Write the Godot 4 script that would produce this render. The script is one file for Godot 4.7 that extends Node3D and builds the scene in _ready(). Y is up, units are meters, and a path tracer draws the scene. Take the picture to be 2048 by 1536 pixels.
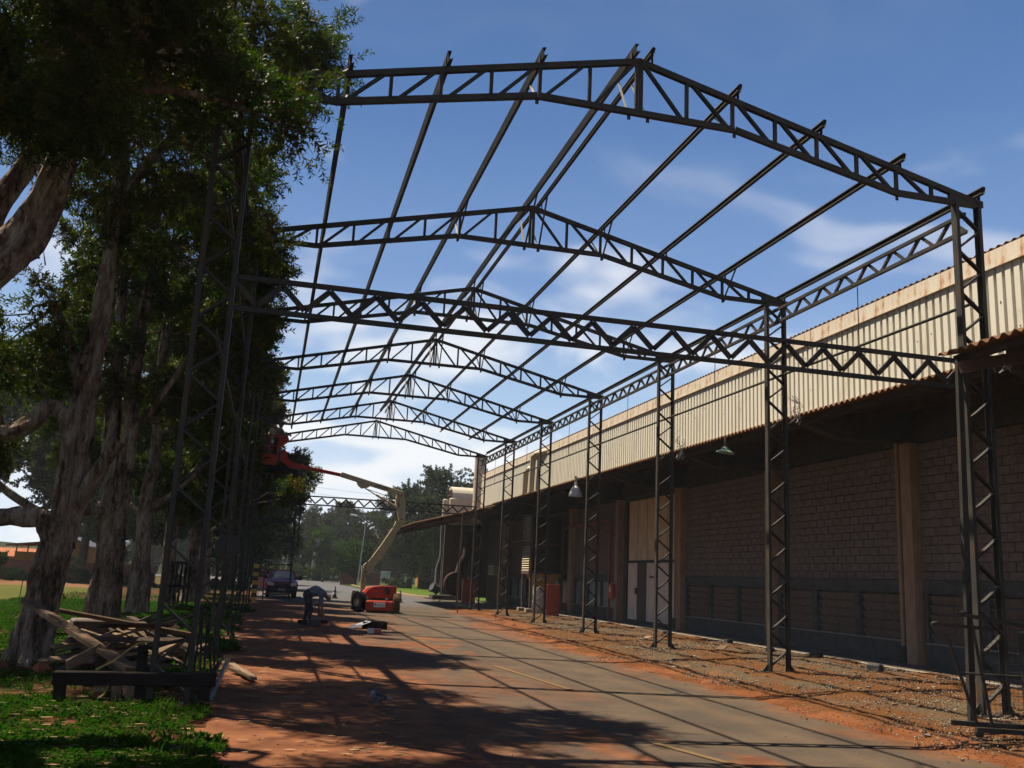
extends Node3D
# A steel shed skeleton going up over a yard road beside a factory; x to the right, y up, "d" metres ahead of the camera (z = -d).

var rng := RandomNumberGenerator.new()
var M := {}
var taken := {}
const Z0 := 12.02
const BAY := 6.0

class MB:
	var v := PackedVector3Array()
	var n := PackedVector3Array()
	var c := PackedColorArray()
	var idx := PackedInt32Array()
	var col := Color(1, 1, 1)
	func quad_n(a: Vector3, b: Vector3, c2: Vector3, d: Vector3, nn: Vector3) -> void:
		var g := (b - a).cross(c2 - a)
		if g.length_squared() < 1e-14:
			g = (c2 - a).cross(d - a)
		if g.length_squared() < 1e-14:
			return
		g = g.normalized()
		var flip := g.dot(nn) < 0.0
		if flip:
			g = -g
		var k := v.size()
		v.append(a); v.append(b); v.append(c2); v.append(d)
		for i in 4:
			n.append(g); c.append(col)
		if flip:
			idx.append_array(PackedInt32Array([k, k + 1, k + 2, k, k + 2, k + 3]))
		else:
			idx.append_array(PackedInt32Array([k, k + 2, k + 1, k, k + 3, k + 2]))
	func tri_n(a: Vector3, b: Vector3, c2: Vector3, nn: Vector3) -> void:
		var g := (b - a).cross(c2 - a)
		if g.length_squared() < 1e-16:
			return
		g = g.normalized()
		var flip := g.dot(nn) < 0.0
		if flip:
			g = -g
		var k := v.size()
		v.append(a); v.append(b); v.append(c2)
		for i in 3:
			n.append(g); c.append(col)
		if flip:
			idx.append_array(PackedInt32Array([k, k + 1, k + 2]))
		else:
			idx.append_array(PackedInt32Array([k, k + 2, k + 1]))
	func hexa(ctr: Vector3, ex: Vector3, ey: Vector3, ez: Vector3) -> void:
		for s in [1.0, -1.0]:
			quad_n(ctr + s * ex - ey - ez, ctr + s * ex + ey - ez, ctr + s * ex + ey + ez, ctr + s * ex - ey + ez, s * ex)
			quad_n(ctr + s * ey - ex - ez, ctr + s * ey + ex - ez, ctr + s * ey + ex + ez, ctr + s * ey - ex + ez, s * ey)
			quad_n(ctr + s * ez - ex - ey, ctr + s * ez + ex - ey, ctr + s * ez + ex + ey, ctr + s * ez - ex + ey, s * ez)
	func box(ctr: Vector3, size: Vector3, b := Basis()) -> void:
		hexa(ctr, b.x * size.x * 0.5, b.y * size.y * 0.5, b.z * size.z * 0.5)
	func rbox(ctr: Vector3, size: Vector3, ch: float, b := Basis()) -> void:
		var h := size * 0.5
		var ax := [b.x, b.y, b.z]
		for i in 3:
			var j := (i + 1) % 3
			var k := (i + 2) % 3
			for s in [1.0, -1.0]:
				var f: Vector3 = ctr + ax[i] * (s * h[i])
				var u: Vector3 = ax[j] * (h[j] - ch)
				var w: Vector3 = ax[k] * (h[k] - ch)
				quad_n(f - u - w, f + u - w, f + u + w, f - u + w, ax[i] * s)
				for t in [1.0, -1.0]:
					var p1: Vector3 = ctr + ax[i] * (s * h[i]) + ax[j] * (t * (h[j] - ch))
					var p2: Vector3 = ctr + ax[i] * (s * (h[i] - ch)) + ax[j] * (t * h[j])
					quad_n(p1 - w, p1 + w, p2 + w, p2 - w, ax[i] * s + ax[j] * t)
		for sx in [1.0, -1.0]:
			for sy in [1.0, -1.0]:
				for sz in [1.0, -1.0]:
					var q := Vector3(sx, sy, sz)
					var p := []
					for i in 3:
						var r: Vector3 = ctr
						for j in 3:
							r += ax[j] * (q[j] * (h[j] if j == i else h[j] - ch))
						p.append(r)
					tri_n(p[0], p[1], p[2], b.x * sx + b.y * sy + b.z * sz)
	func frame_of(a: Vector3, b: Vector3, up: Vector3) -> Array:
		var dir := (b - a).normalized()
		var side := dir.cross(up)
		if side.length() < 1e-4:
			side = dir.cross(Vector3(1, 0, 0))
			if side.length() < 1e-4:
				side = dir.cross(Vector3(0, 0, 1))
		side = side.normalized()
		return [dir, side, side.cross(dir)]
	func bar(a: Vector3, b: Vector3, w: float, h: float, up := Vector3.UP) -> void:
		var f := frame_of(a, b, up)
		hexa((a + b) * 0.5, f[1] * w * 0.5, f[2] * h * 0.5, (b - a) * 0.5)
	# prism of a polygon (in side / top axes) from a to b
	func prism(poly: PackedVector2Array, a: Vector3, b: Vector3, xd: Vector3, yd: Vector3) -> void:
		var cen := Vector2.ZERO
		var ar := 0.0
		for i in poly.size():
			var p := poly[i]
			var q := poly[(i + 1) % poly.size()]
			ar += p.x * q.y - q.x * p.y
		for i in poly.size():
			var p := poly[i]
			var q := poly[(i + 1) % poly.size()]
			var o := Vector2(q.y - p.y, p.x - q.x) * signf(ar)
			quad_n(a + xd * p.x + yd * p.y, a + xd * q.x + yd * q.y, b + xd * q.x + yd * q.y, b + xd * p.x + yd * p.y, xd * o.x + yd * o.y)
		var t := Geometry2D.triangulate_polygon(poly)
		for i in range(0, t.size(), 3):
			var p0 := poly[t[i]]
			var p1 := poly[t[i + 1]]
			var p2 := poly[t[i + 2]]
			tri_n(a + xd * p0.x + yd * p0.y, a + xd * p1.x + yd * p1.y, a + xd * p2.x + yd * p2.y, a - b)
			tri_n(b + xd * p0.x + yd * p0.y, b + xd * p1.x + yd * p1.y, b + xd * p2.x + yd * p2.y, b - a)
	# U channel: web of height h, flanges of width w towards "open"
	func chan(a: Vector3, b: Vector3, w: float, h: float, t: float, open: Vector3, lip := 0.0) -> void:
		var dir := (b - a).normalized()
		var xd := (open - dir * open.dot(dir)).normalized()
		var yd := dir.cross(xd).normalized()
		var H := h * 0.5
		var pl := PackedVector2Array([Vector2(0, -H), Vector2(w, -H)])
		if lip > 0.0:
			pl.append_array(PackedVector2Array([Vector2(w, -H + lip), Vector2(w - t, -H + lip)]))
		pl.append_array(PackedVector2Array([Vector2(w - (t if lip > 0.0 else 0.0), -H + t), Vector2(t, -H + t), Vector2(t, H - t), Vector2(w - (t if lip > 0.0 else 0.0), H - t)]))
		if lip > 0.0:
			pl.append_array(PackedVector2Array([Vector2(w - t, H - lip), Vector2(w, H - lip)]))
		pl.append_array(PackedVector2Array([Vector2(w, H), Vector2(0, H)]))
		prism(pl, a, b, xd, yd)
	func tube(pts: Array, rads: Array, sides := 8, cap := true) -> void:
		var m := pts.size()
		var t0: Vector3 = (pts[1] - pts[0]).normalized()
		var u := t0.cross(Vector3(0.31, 0.2, 0.93)).normalized()
		var base := v.size()
		for i in m:
			var tg: Vector3 = (pts[min(i + 1, m - 1)] - pts[max(i - 1, 0)]).normalized()
			u = (u - tg * u.dot(tg)).normalized()
			var w := tg.cross(u)
			for s in sides + 1:
				var an := TAU * s / sides
				var o := u * cos(an) + w * sin(an)
				v.append(pts[i] + o * rads[i]); n.append(o); c.append(col)
		for i in m - 1:
			for s in sides:
				var k := base + i * (sides + 1) + s
				var l := k + sides + 1
				idx.append_array(PackedInt32Array([k, l, l + 1, k, l + 1, k + 1]))
		if cap:
			for e in [0, m - 1]:
				var dirn: Vector3 = (pts[0] - pts[1]) if e == 0 else (pts[m - 1] - pts[m - 2])
				var k0: int = base + e * (sides + 1)
				for s in range(1, sides - 1):
					tri_n(v[k0], v[k0 + s], v[k0 + s + 1], dirn)
	# lathe round axis "ax" from origin o: profile of Vector2(radius, along)
	func lathe(prof: Array, o: Vector3, ax := Vector3.UP, sides := 16) -> void:
		var u := ax.cross(Vector3(0.3, 0.2, 0.9)).normalized()
		var w := ax.cross(u).normalized()
		for i in prof.size() - 1:
			var p: Vector2 = prof[i]
			var q: Vector2 = prof[i + 1]
			var nr := Vector2(q.y - p.y, p.x - q.x)
			for s in sides:
				var a0 := TAU * s / sides
				var a1 := TAU * (s + 1) / sides
				var d0 := u * cos(a0) + w * sin(a0)
				var d1 := u * cos(a1) + w * sin(a1)
				var k := v.size()
				for pr in [[p, d0], [q, d0], [q, d1], [p, d1]]:
					v.append(o + pr[1] * pr[0].x + ax * pr[0].y)
					n.append((pr[1] * nr.x + ax * nr.y).normalized())
					c.append(col)
				var g := (v[k + 1] - v[k]).cross(v[k + 2] - v[k])
				if g.length_squared() < 1e-16:
					g = (v[k + 2] - v[k]).cross(v[k + 3] - v[k])
				if g.dot(n[k]) < 0.0:
					idx.append_array(PackedInt32Array([k, k + 1, k + 2, k, k + 2, k + 3]))
				else:
					idx.append_array(PackedInt32Array([k, k + 2, k + 1, k, k + 3, k + 2]))
	func append(o: MB) -> void:
		var k := v.size()
		v.append_array(o.v); n.append_array(o.n); c.append_array(o.c)
		for i in o.idx:
			idx.append(i + k)
	func mesh() -> ArrayMesh:
		var m := ArrayMesh.new()
		if v.is_empty():
			return m
		var a := []
		a.resize(Mesh.ARRAY_MAX)
		a[Mesh.ARRAY_VERTEX] = v
		a[Mesh.ARRAY_NORMAL] = n
		a[Mesh.ARRAY_COLOR] = c
		a[Mesh.ARRAY_INDEX] = idx
		m.add_surface_from_arrays(Mesh.PRIMITIVE_TRIANGLES, a)
		return m

func P(x: float, y: float, d: float) -> Vector3:
	return Vector3(x, y, -d)

func rr(a: float, b: float) -> float:
	return rng.randf_range(a, b)

func numbered(called: String) -> String:
	if not taken.has(called):
		taken[called] = 0
		return called
	taken[called] += 1
	return "%s_%03d" % [called, taken[called]]

func tag(o: Node3D, label: String, category: String, group := "", kind := "") -> Node3D:
	o.set_meta("label", label)
	o.set_meta("category", category)
	if group != "":
		o.set_meta("group", group)
	if kind != "":
		o.set_meta("kind", kind)
	return o

func thing(called: String, label: String, category: String, at := Vector3.ZERO, turn := 0.0, group := "") -> Node3D:
	var o := Node3D.new()
	o.name = numbered(called)
	add_child(o)
	o.position = at
	o.rotation.y = turn
	tag(o, label, category, group)
	return o

func obj(called: String, g, mat: Material, parent: Node3D = null) -> MeshInstance3D:
	var o := MeshInstance3D.new()
	o.mesh = g.mesh() if g is MB else g
	o.material_override = mat
	if parent == null or parent == self:
		o.name = numbered(called)
		add_child(o)
	else:
		o.name = called
		parent.add_child(o, true)
	return o

func one(called: String, g, mat: Material, label: String, category: String, group := "") -> MeshInstance3D:
	var o := obj(called, g, mat)
	tag(o, label, category, group)
	return o

func struct(called: String, g, mat: Material) -> MeshInstance3D:
	var o := obj(called, g, mat)
	o.set_meta("kind", "structure")
	return o

func scatter(called: String, mesh: Mesh, mat: Material, tf: Array, cols: Array, parent: Node3D = null) -> MultiMeshInstance3D:
	var mm := MultiMesh.new()
	mm.transform_format = MultiMesh.TRANSFORM_3D
	mm.use_colors = true
	mm.mesh = mesh
	mm.instance_count = tf.size()
	for i in tf.size():
		mm.set_instance_transform(i, tf[i])
		mm.set_instance_color(i, cols[i])
	var o := MultiMeshInstance3D.new()
	o.multimesh = mm
	o.material_override = mat
	o.set_meta("kind", "stuff")
	if parent == null:
		o.name = numbered(called)
		add_child(o)
	else:
		o.name = called
		parent.add_child(o, true)
	return o

# ---------- materials ----------
func lin(r: float, g: float, b: float) -> Color:
	return Color(r, g, b).linear_to_srgb()

func noise_img(size: int, sd: int, freq: float, oct := 4, kind := FastNoiseLite.TYPE_SIMPLEX_SMOOTH) -> PackedByteArray:
	var f := FastNoiseLite.new()
	f.seed = sd
	f.frequency = freq
	f.noise_type = kind
	f.fractal_octaves = oct
	return f.get_seamless_image(size, size, false, false, 0.15, true).get_data()

# texture whose linear colour runs over "ramp" with the weighted sum of noises [[freq, octaves, weight], ...]
func ramp_tex(size: int, sd: int, layers: Array, ramp: Array, k := 0.56) -> ImageTexture:
	var g := Gradient.new()
	g.offsets = PackedFloat32Array(ramp.map(func(q): return q[0]))
	g.colors = PackedColorArray(ramp.map(func(q): return q[1]))
	var lut := PackedByteArray()
	for i in 256:
		var q := (g.sample(i / 255.0) * k).linear_to_srgb()
		lut.append(int(clampf(q.r, 0, 1) * 255)); lut.append(int(clampf(q.g, 0, 1) * 255)); lut.append(int(clampf(q.b, 0, 1) * 255))
	var ims := []
	var ws := []
	for i in layers.size():
		ims.append(noise_img(size, sd + i * 17, layers[i][0], layers[i][1]))
		ws.append(layers[i][2])
	var out := PackedByteArray()
	out.resize(size * size * 3)
	for i in size * size:
		var s := 0.0
		for j in ims.size():
			s += ims[j][i] * ws[j]
		var q := clampi(int(s), 0, 255) * 3
		out[i * 3] = lut[q]; out[i * 3 + 1] = lut[q + 1]; out[i * 3 + 2] = lut[q + 2]
	var im := Image.create_from_data(size, size, false, Image.FORMAT_RGB8, out)
	im.generate_mipmaps()
	return ImageTexture.create_from_image(im)

func grey_tex(size: int, sd: int, freq: float, oct: int) -> ImageTexture:
	return ImageTexture.create_from_image(Image.create_from_data(size, size, false, Image.FORMAT_L8, noise_img(size, sd, freq, oct)))

func mat(tex, rough: float, sc := Vector3.ONE, world := true, bump = null, bump_cm := 0.0) -> StandardMaterial3D:
	var m := StandardMaterial3D.new()
	m.roughness = rough
	if rough > 0.8:
		m.metallic_specular = 0.12
	if tex is Color:
		m.albedo_color = tex
	else:
		m.albedo_texture = tex
	m.uv1_triplanar = true
	m.uv1_world_triplanar = world
	m.uv1_scale = sc
	if bump != null:
		m.heightmap_enabled = true
		m.heightmap_texture = bump
		m.heightmap_scale = bump_cm
	return m

func vmat(rough: float, backlight := Color(0, 0, 0)) -> StandardMaterial3D:
	var m := StandardMaterial3D.new()
	m.roughness = rough
	m.vertex_color_use_as_albedo = true
	m.albedo_color = lin(0.8, 0.8, 0.8)
	m.cull_mode = BaseMaterial3D.CULL_DISABLED
	if backlight.r + backlight.g > 0.0:
		m.backlight_enabled = true
		m.backlight = backlight
	return m

# two-tone variation of one paint: v = spread
func paint(sd: int, c: Color, spread: float, rough: float, sc := 0.7, metallic := 0.0) -> StandardMaterial3D:
	var lo := Color(c.r * (1 - spread), c.g * (1 - spread), c.b * (1 - spread))
	var hi := Color(minf(c.r * (1 + spread), 1), minf(c.g * (1 + spread), 1), minf(c.b * (1 + spread), 1))
	var m := mat(ramp_tex(128, sd, [[0.02, 4, 0.7], [0.15, 2, 0.3]], [[0.2, lo], [0.8, hi]]), rough, Vector3.ONE * sc)
	m.metallic = metallic
	return m

func make_materials() -> void:
	M.steel = mat(ramp_tex(256, 3, [[0.012, 5, 0.75], [0.12, 2, 0.25]], [[0.15, Color(0.038, 0.036, 0.033)], [0.6, Color(0.062, 0.06, 0.054)], [0.8, Color(0.085, 0.058, 0.04)]]), 0.6, Vector3.ONE * 0.5)
	M.steel.metallic_specular = 0.2
	M.steel_rust = mat(ramp_tex(256, 5, [[0.02, 5, 0.75], [0.2, 2, 0.25]], [[0.2, Color(0.06, 0.032, 0.022)], [0.8, Color(0.13, 0.06, 0.035)]]), 0.7, Vector3.ONE * 0.6)
	M.brace = paint(6, Color(0.5, 0.47, 0.42), 0.1, 0.6)
	M.cream = mat(ramp_tex(512, 7, [[0.008, 5, 0.55], [0.05, 4, 0.3], [0.3, 2, 0.15]], [[0.15, Color(0.66, 0.59, 0.46)], [0.4, Color(0.8, 0.76, 0.64)], [0.85, Color(0.84, 0.81, 0.7)]]), 0.5, Vector3(0.4, 0.13, 0.4))
	M.flash = mat(ramp_tex(512, 11, [[0.02, 5, 0.7], [0.09, 3, 0.3]], [[0.2, Color(0.45, 0.22, 0.1)], [0.3, Color(0.62, 0.4, 0.23)], [0.42, Color(0.74, 0.62, 0.47)], [0.75, Color(0.8, 0.74, 0.62)]]), 0.55, Vector3(0.5, 0.12, 0.5))
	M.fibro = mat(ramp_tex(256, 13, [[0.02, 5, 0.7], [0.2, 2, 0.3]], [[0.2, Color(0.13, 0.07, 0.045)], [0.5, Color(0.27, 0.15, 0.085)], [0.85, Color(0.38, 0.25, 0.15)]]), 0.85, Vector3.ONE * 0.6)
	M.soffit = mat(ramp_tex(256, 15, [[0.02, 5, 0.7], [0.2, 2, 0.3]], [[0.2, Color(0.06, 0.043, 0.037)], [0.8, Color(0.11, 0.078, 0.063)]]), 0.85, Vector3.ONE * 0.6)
	M.mortar = paint(17, Color(0.16, 0.125, 0.11), 0.2, 0.95, 1.5)
	M.blocks = []
	for i in 4:
		var k: float = [0.92, 1.0, 1.08, 0.97][i]
		var c := Color(0.235 * k, 0.178 * k, 0.162 * k)
		M.blocks.append(mat(ramp_tex(128, 19 + i * 3, [[0.03, 4, 0.5], [0.3, 3, 0.5]], [[0.2, c.darkened(0.25)], [0.8, c.lightened(0.08)]]), 0.95, Vector3.ONE * 1.3, true, grey_tex(128, 90 + i, 0.25, 3), 0.3))
	M.plinth = mat(ramp_tex(256, 31, [[0.02, 5, 0.7], [0.2, 3, 0.3]], [[0.2, Color(0.085, 0.09, 0.092)], [0.8, Color(0.14, 0.145, 0.145)]]), 0.85, Vector3.ONE * 0.6)
	M.conc_dark = mat(ramp_tex(256, 33, [[0.02, 5, 0.7], [0.2, 3, 0.3]], [[0.2, Color(0.07, 0.072, 0.075)], [0.8, Color(0.12, 0.12, 0.12)]]), 0.9, Vector3.ONE * 0.6)
	M.pilaster = mat(ramp_tex(256, 35, [[0.02, 5, 0.7], [0.2, 3, 0.3]], [[0.2, Color(0.36, 0.24, 0.16)], [0.8, Color(0.48, 0.34, 0.24)]]), 0.85, Vector3(0.6, 0.3, 0.6))
	M.slat = mat(ramp_tex(256, 37, [[0.03, 4, 0.7], [0.3, 3, 0.3]], [[0.2, Color(0.15, 0.118, 0.105)], [0.8, Color(0.25, 0.2, 0.178)]]), 0.9, Vector3.ONE)
	M.door_tan = mat(ramp_tex(256, 39, [[0.015, 5, 0.75], [0.2, 3, 0.25]], [[0.2, Color(0.72, 0.52, 0.34)], [0.8, Color(0.92, 0.7, 0.49)]]), 0.7, Vector3(0.7, 0.25, 0.7))
	M.door_white = mat(ramp_tex(256, 41, [[0.015, 5, 0.75], [0.2, 3, 0.25]], [[0.2, Color(0.76, 0.63, 0.54)], [0.8, Color(0.93, 0.81, 0.72)]]), 0.7, Vector3(0.7, 0.3, 0.7))
	M.door_dark = paint(43, Color(0.075, 0.045, 0.038), 0.2, 0.6)
	M.slab = mat(ramp_tex(512, 45, [[0.01, 5, 0.6], [0.15, 3, 0.4]], [[0.2, Color(0.24, 0.17, 0.12)], [0.55, Color(0.34, 0.29, 0.24)], [0.85, Color(0.4, 0.37, 0.33)]]), 0.9, Vector3.ONE * 0.4, true, grey_tex(256, 46, 0.2, 3), 0.6)
	M.red = mat(ramp_tex(256, 47, [[0.02, 5, 0.7], [0.2, 2, 0.3]], [[0.2, Color(0.44, 0.034, 0.016)], [0.8, Color(0.56, 0.05, 0.022)]]), 0.5, Vector3.ONE * 0.8)
	M.lift_red = M.red.duplicate()
	M.lift_red.metallic_specular = 0.3
	M.red_pipe = paint(49, Color(0.36, 0.035, 0.025), 0.2, 0.5)
	M.red_box = paint(50, Color(0.5, 0.07, 0.035), 0.18, 0.5)
	M.tan = mat(ramp_tex(256, 51, [[0.02, 5, 0.7], [0.2, 2, 0.3]], [[0.2, Color(0.47, 0.385, 0.2)], [0.8, Color(0.58, 0.49, 0.27)]]), 0.45, Vector3.ONE * 0.8)
	M.black = paint(53, Color(0.018, 0.018, 0.019), 0.3, 0.6)
	M.rubber = paint(54, Color(0.025, 0.024, 0.023), 0.4, 0.85)
	M.dust_rubber = paint(55, Color(0.19, 0.125, 0.07), 0.3, 0.95)
	M.dark_grey = paint(56, Color(0.06, 0.06, 0.062), 0.2, 0.5)
	M.grey = paint(57, Color(0.25, 0.25, 0.25), 0.15, 0.5)
	M.white = paint(58, Color(0.7, 0.7, 0.68), 0.06, 0.5)
	M.bright = paint(59, Color(0.8, 0.8, 0.79), 0.03, 0.3)
	M.zinc = paint(60, Color(0.5, 0.51, 0.52), 0.1, 0.35, 1.0, 0.7)
	M.yellow = paint(61, Color(0.6, 0.4, 0.05), 0.12, 0.6)
	M.ivory = mat(ramp_tex(256, 62, [[0.015, 5, 0.75], [0.2, 2, 0.25]], [[0.2, Color(0.6, 0.51, 0.36)], [0.8, Color(0.72, 0.64, 0.48)]]), 0.55, Vector3(0.5, 0.2, 0.5))
	M.maroon = paint(63, Color(0.34, 0.02, 0.05), 0.06, 0.35)
	M.maroon.clearcoat_enabled = true
	M.maroon.clearcoat = 0.35
	M.maroon.clearcoat_roughness = 0.08
	M.glass_dark = paint(64, Color(0.03, 0.05, 0.055), 0.1, 0.05)
	M.glass_dark.metallic_specular = 0.8
	M.pane = paint(65, Color(0.3, 0.34, 0.36), 0.2, 0.12)
	M.lamp_glass = paint(66, Color(0.6, 0.6, 0.62), 0.05, 0.1)
	M.green_enamel = paint(67, Color(0.2, 0.36, 0.24), 0.1, 0.35)
	M.louvre_dark = paint(68, Color(0.045, 0.042, 0.04), 0.3, 0.7)
	M.louvre_cream = paint(69, Color(0.62, 0.5, 0.33), 0.12, 0.6)
	M.hopper = paint(70, Color(0.36, 0.22, 0.08), 0.2, 0.7)
	M.wood = []
	for i in 3:
		var wc: Color = [Color(0.18, 0.11, 0.06), Color(0.3, 0.2, 0.115), Color(0.08, 0.05, 0.03)][i]
		M.wood.append(mat(ramp_tex(256, 71 + i * 5, [[0.025, 4, 0.6], [0.15, 3, 0.4]], [[0.2, wc.darkened(0.45)], [0.75, wc.lightened(0.06)]]), 0.85, Vector3(0.8, 1.2, 5.0), false, grey_tex(128, 77 + i, 0.1, 3), 0.3))
	M.wood_black = paint(79, Color(0.028, 0.022, 0.02), 0.3, 0.85, 1.2)
	M.brick = paint(81, Color(0.36, 0.13, 0.065), 0.25, 0.9, 2.0)
	M.brick_pale = paint(82, Color(0.42, 0.3, 0.2), 0.25, 0.9, 2.0)
	M.ochre = mat(ramp_tex(256, 83, [[0.01, 5, 0.7], [0.2, 2, 0.3]], [[0.2, Color(0.42, 0.2, 0.05)], [0.8, Color(0.5, 0.26, 0.07)]]), 0.85, Vector3.ONE * 0.25)
	M.rooftile = paint(85, Color(0.4, 0.16, 0.085), 0.3, 0.85, 0.7)
	M.oldwall = mat(ramp_tex(512, 86, [[0.008, 5, 0.6], [0.1, 4, 0.4]], [[0.2, Color(0.17, 0.075, 0.05)], [0.55, Color(0.26, 0.125, 0.085)], [0.8, Color(0.3, 0.18, 0.13)]]), 0.95, Vector3.ONE * 0.25)
	M.bark = mat(ramp_tex(512, 87, [[0.005, 4, 0.4], [0.02, 5, 0.35], [0.07, 4, 0.25]], [[0.3, Color(0.014, 0.01, 0.008)], [0.4, Color(0.07, 0.045, 0.03)], [0.5, Color(0.2, 0.14, 0.1)], [0.68, Color(0.4, 0.33, 0.26)]]), 0.95, Vector3(1.1, 0.26, 1.1), true, grey_tex(256, 88, 0.04, 5), 7.0)
	M.bark2 = mat(ramp_tex(256, 89, [[0.02, 5, 0.6], [0.1, 3, 0.4]], [[0.15, Color(0.04, 0.03, 0.022)], [0.8, Color(0.2, 0.15, 0.11)]]), 0.95, Vector3(1.5, 0.4, 1.5))
	M.flake = paint(92, Color(0.2, 0.13, 0.09), 0.4, 0.95, 2.0)
	M.leaf = vmat(0.5, Color(0.8, 1.0, 0.22))
	M.leaf.metallic_specular = 0.2
	M.leaf_far = vmat(0.8, Color(0.4, 0.5, 0.12))
	M.leaf_far.metallic_specular = 0.1
	M.grass = vmat(0.85, Color(0.6, 1.0, 0.15))
	M.grass.metallic_specular = 0.15
	M.bloom = vmat(0.9, Color(0.5, 0.5, 0.35))
	M.stone = vmat(0.95)
	M.body = vmat(0.9)
	M.body.cull_mode = BaseMaterial3D.CULL_BACK
	M.road = mat(ramp_tex(512, 93, [[0.25, 3, 0.45], [0.03, 4, 0.35], [0.006, 3, 0.2]], [[0.15, Color(0.62, 0.62, 0.62)], [0.5, Color(0.84, 0.84, 0.84)], [0.9, Color(1, 1, 1)]], 1.0), 0.9, Vector3.ONE * 0.55, true, grey_tex(256, 94, 0.35, 3), 0.5)
	for q in [M.road]:
		q.albedo_color = lin(0.8, 0.8, 0.8)
	M.road.vertex_color_use_as_albedo = true
	M.road.metallic_specular = 0.2
	M.soil = mat(ramp_tex(512, 95, [[0.2, 4, 0.5], [0.03, 5, 0.5]], [[0.15, Color(0.5, 0.48, 0.46)], [0.5, Color(0.8, 0.8, 0.8)], [0.9, Color(1, 1, 1)]], 1.0), 0.97, Vector3.ONE * 0.5, true, grey_tex(256, 96, 0.12, 4), 2.5)
	M.soil.vertex_color_use_as_albedo = true
	M.soil.albedo_color = lin(0.8, 0.8, 0.8)
	M.field = mat(ramp_tex(512, 97, [[0.15, 4, 0.5], [0.02, 5, 0.5]], [[0.15, Color(0.6, 0.6, 0.55)], [0.9, Color(1, 1, 1)]], 1.0), 0.97, Vector3.ONE * 0.2, true, grey_tex(256, 98, 0.2, 4), 3.0)
	M.field.vertex_color_use_as_albedo = true
	M.field.albedo_color = lin(0.86, 0.86, 0.86)
	M.linen = paint(99, Color(0.74, 0.7, 0.64), 0.12, 0.9, 3.0)
	M.strap = paint(100, Color(0.5, 0.37, 0.06), 0.15, 0.7)
	M.blue = paint(101, Color(0.03, 0.06, 0.18), 0.1, 0.5)
	M.pole = paint(102, Color(0.42, 0.4, 0.37), 0.12, 0.85)

# ---------- sky, sun, camera ----------
func make_sky() -> Sky:
	var W := 1536
	var H := 768
	var hi := FastNoiseLite.new()
	hi.seed = 5; hi.frequency = 1.5; hi.fractal_octaves = 6
	var wisp := FastNoiseLite.new()
	wisp.seed = 21; wisp.frequency = 1.0; wisp.fractal_octaves = 6; wisp.fractal_gain = 0.55
	var warp := FastNoiseLite.new()
	warp.seed = 9; warp.frequency = 0.9; warp.fractal_octaves = 3
	var g := Gradient.new()
	# elevation / 90 -> clear air
	g.offsets = PackedFloat32Array([0.0, 0.055, 0.12, 0.2, 0.3, 0.42, 1.0])
	g.colors = PackedColorArray([Color(0.36, 0.4, 0.44), Color(0.31, 0.365, 0.43), Color(0.19, 0.27, 0.38), Color(0.095, 0.16, 0.295), Color(0.052, 0.105, 0.225), Color(0.03, 0.068, 0.165), Color(0.016, 0.038, 0.105)])
	var data := PackedFloat32Array()
	data.resize(W * H * 3)
	for j in H:
		var el := (0.5 - (j + 0.5) / H) * PI
		if el < -0.03:
			for i in W:
				var q := (j * W + i) * 3
				data[q] = 0.1; data[q + 1] = 0.1; data[q + 2] = 0.08
			continue
		var air := g.sample(maxf(el, 0.0) / (PI * 0.5)) * 0.8
		var ce := cos(el)
		var se := sin(el)
		for i in W:
			var az := ((i + 0.5) / W - 0.5) * TAU
			var x := sin(az) * ce
			var z := cos(az) * ce
			var k := 1.0 / (maxf(se, 0.0) + 0.22)
			var px := x * k
			var pz := z * k
			var wv := warp.get_noise_2d(px, pz)
			var w1 := wisp.get_noise_2d(px * 0.8 + wv * 0.9, pz * 1.7 - wv * 0.5) * 0.5 + 0.5
			var lowness := clampf(1.0 - (el - 0.15) / 0.32, 0.0, 1.0)
			var sunward := 0.5 + 0.5 * cos(az + 0.6)
			var c1 := smoothstep(0.5 - 0.3 * lowness * sunward, 0.85 - 0.2 * lowness, w1) * (0.04 + 0.96 * lowness)
			var p1 := hi.get_noise_3d(x * 1.3, se * 3.4, z * 1.3) * 0.5 + 0.5
			var c2 := smoothstep(0.66, 0.8, p1 + 0.14 * lowness) * 0.7 * smoothstep(0.0, 0.1, el)
			# the bank of cloud that shows at the top of the frame, and two small puffs on the right
			for b in [[0.085, 0.6, 0.12, 0.045, 1.7], [0.76, 0.35, 0.06, 0.035, 1.2], [0.6, 0.262, 0.03, 0.018, 1.0], [0.08, 0.31, 0.13, 0.035, 1.1], [0.05, 0.22, 0.22, 0.06, 1.25], [0.05, 0.13, 0.3, 0.06, 1.4]]:
				var dx: float = (az - b[0]) / b[2]
				var dy: float = (el - b[1]) / b[3]
				var r := dx * dx + dy * dy
				if r < 4.0:
					c2 = maxf(c2, smoothstep(0.25, 0.75, exp(-r) * b[4] + (hi.get_noise_3d(x * 3.5, se * 6.0, z * 3.5)) * 0.55) * 0.9)
			var cov := 1.0 - (1.0 - c1) * (1.0 - c2)
			var white := Color(0.335, 0.345, 0.358)
			var o := (j * W + i) * 3
			data[o] = lerpf(air.r, white.r, cov)
			data[o + 1] = lerpf(air.g, white.g, cov)
			data[o + 2] = lerpf(air.b, white.b, cov)
	var im := Image.create_from_data(W, H, false, Image.FORMAT_RGBF, data.to_byte_array())
	var pm := PanoramaSkyMaterial.new()
	pm.panorama = ImageTexture.create_from_image(im)
	var s := Sky.new()
	s.sky_material = pm
	return s

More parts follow.
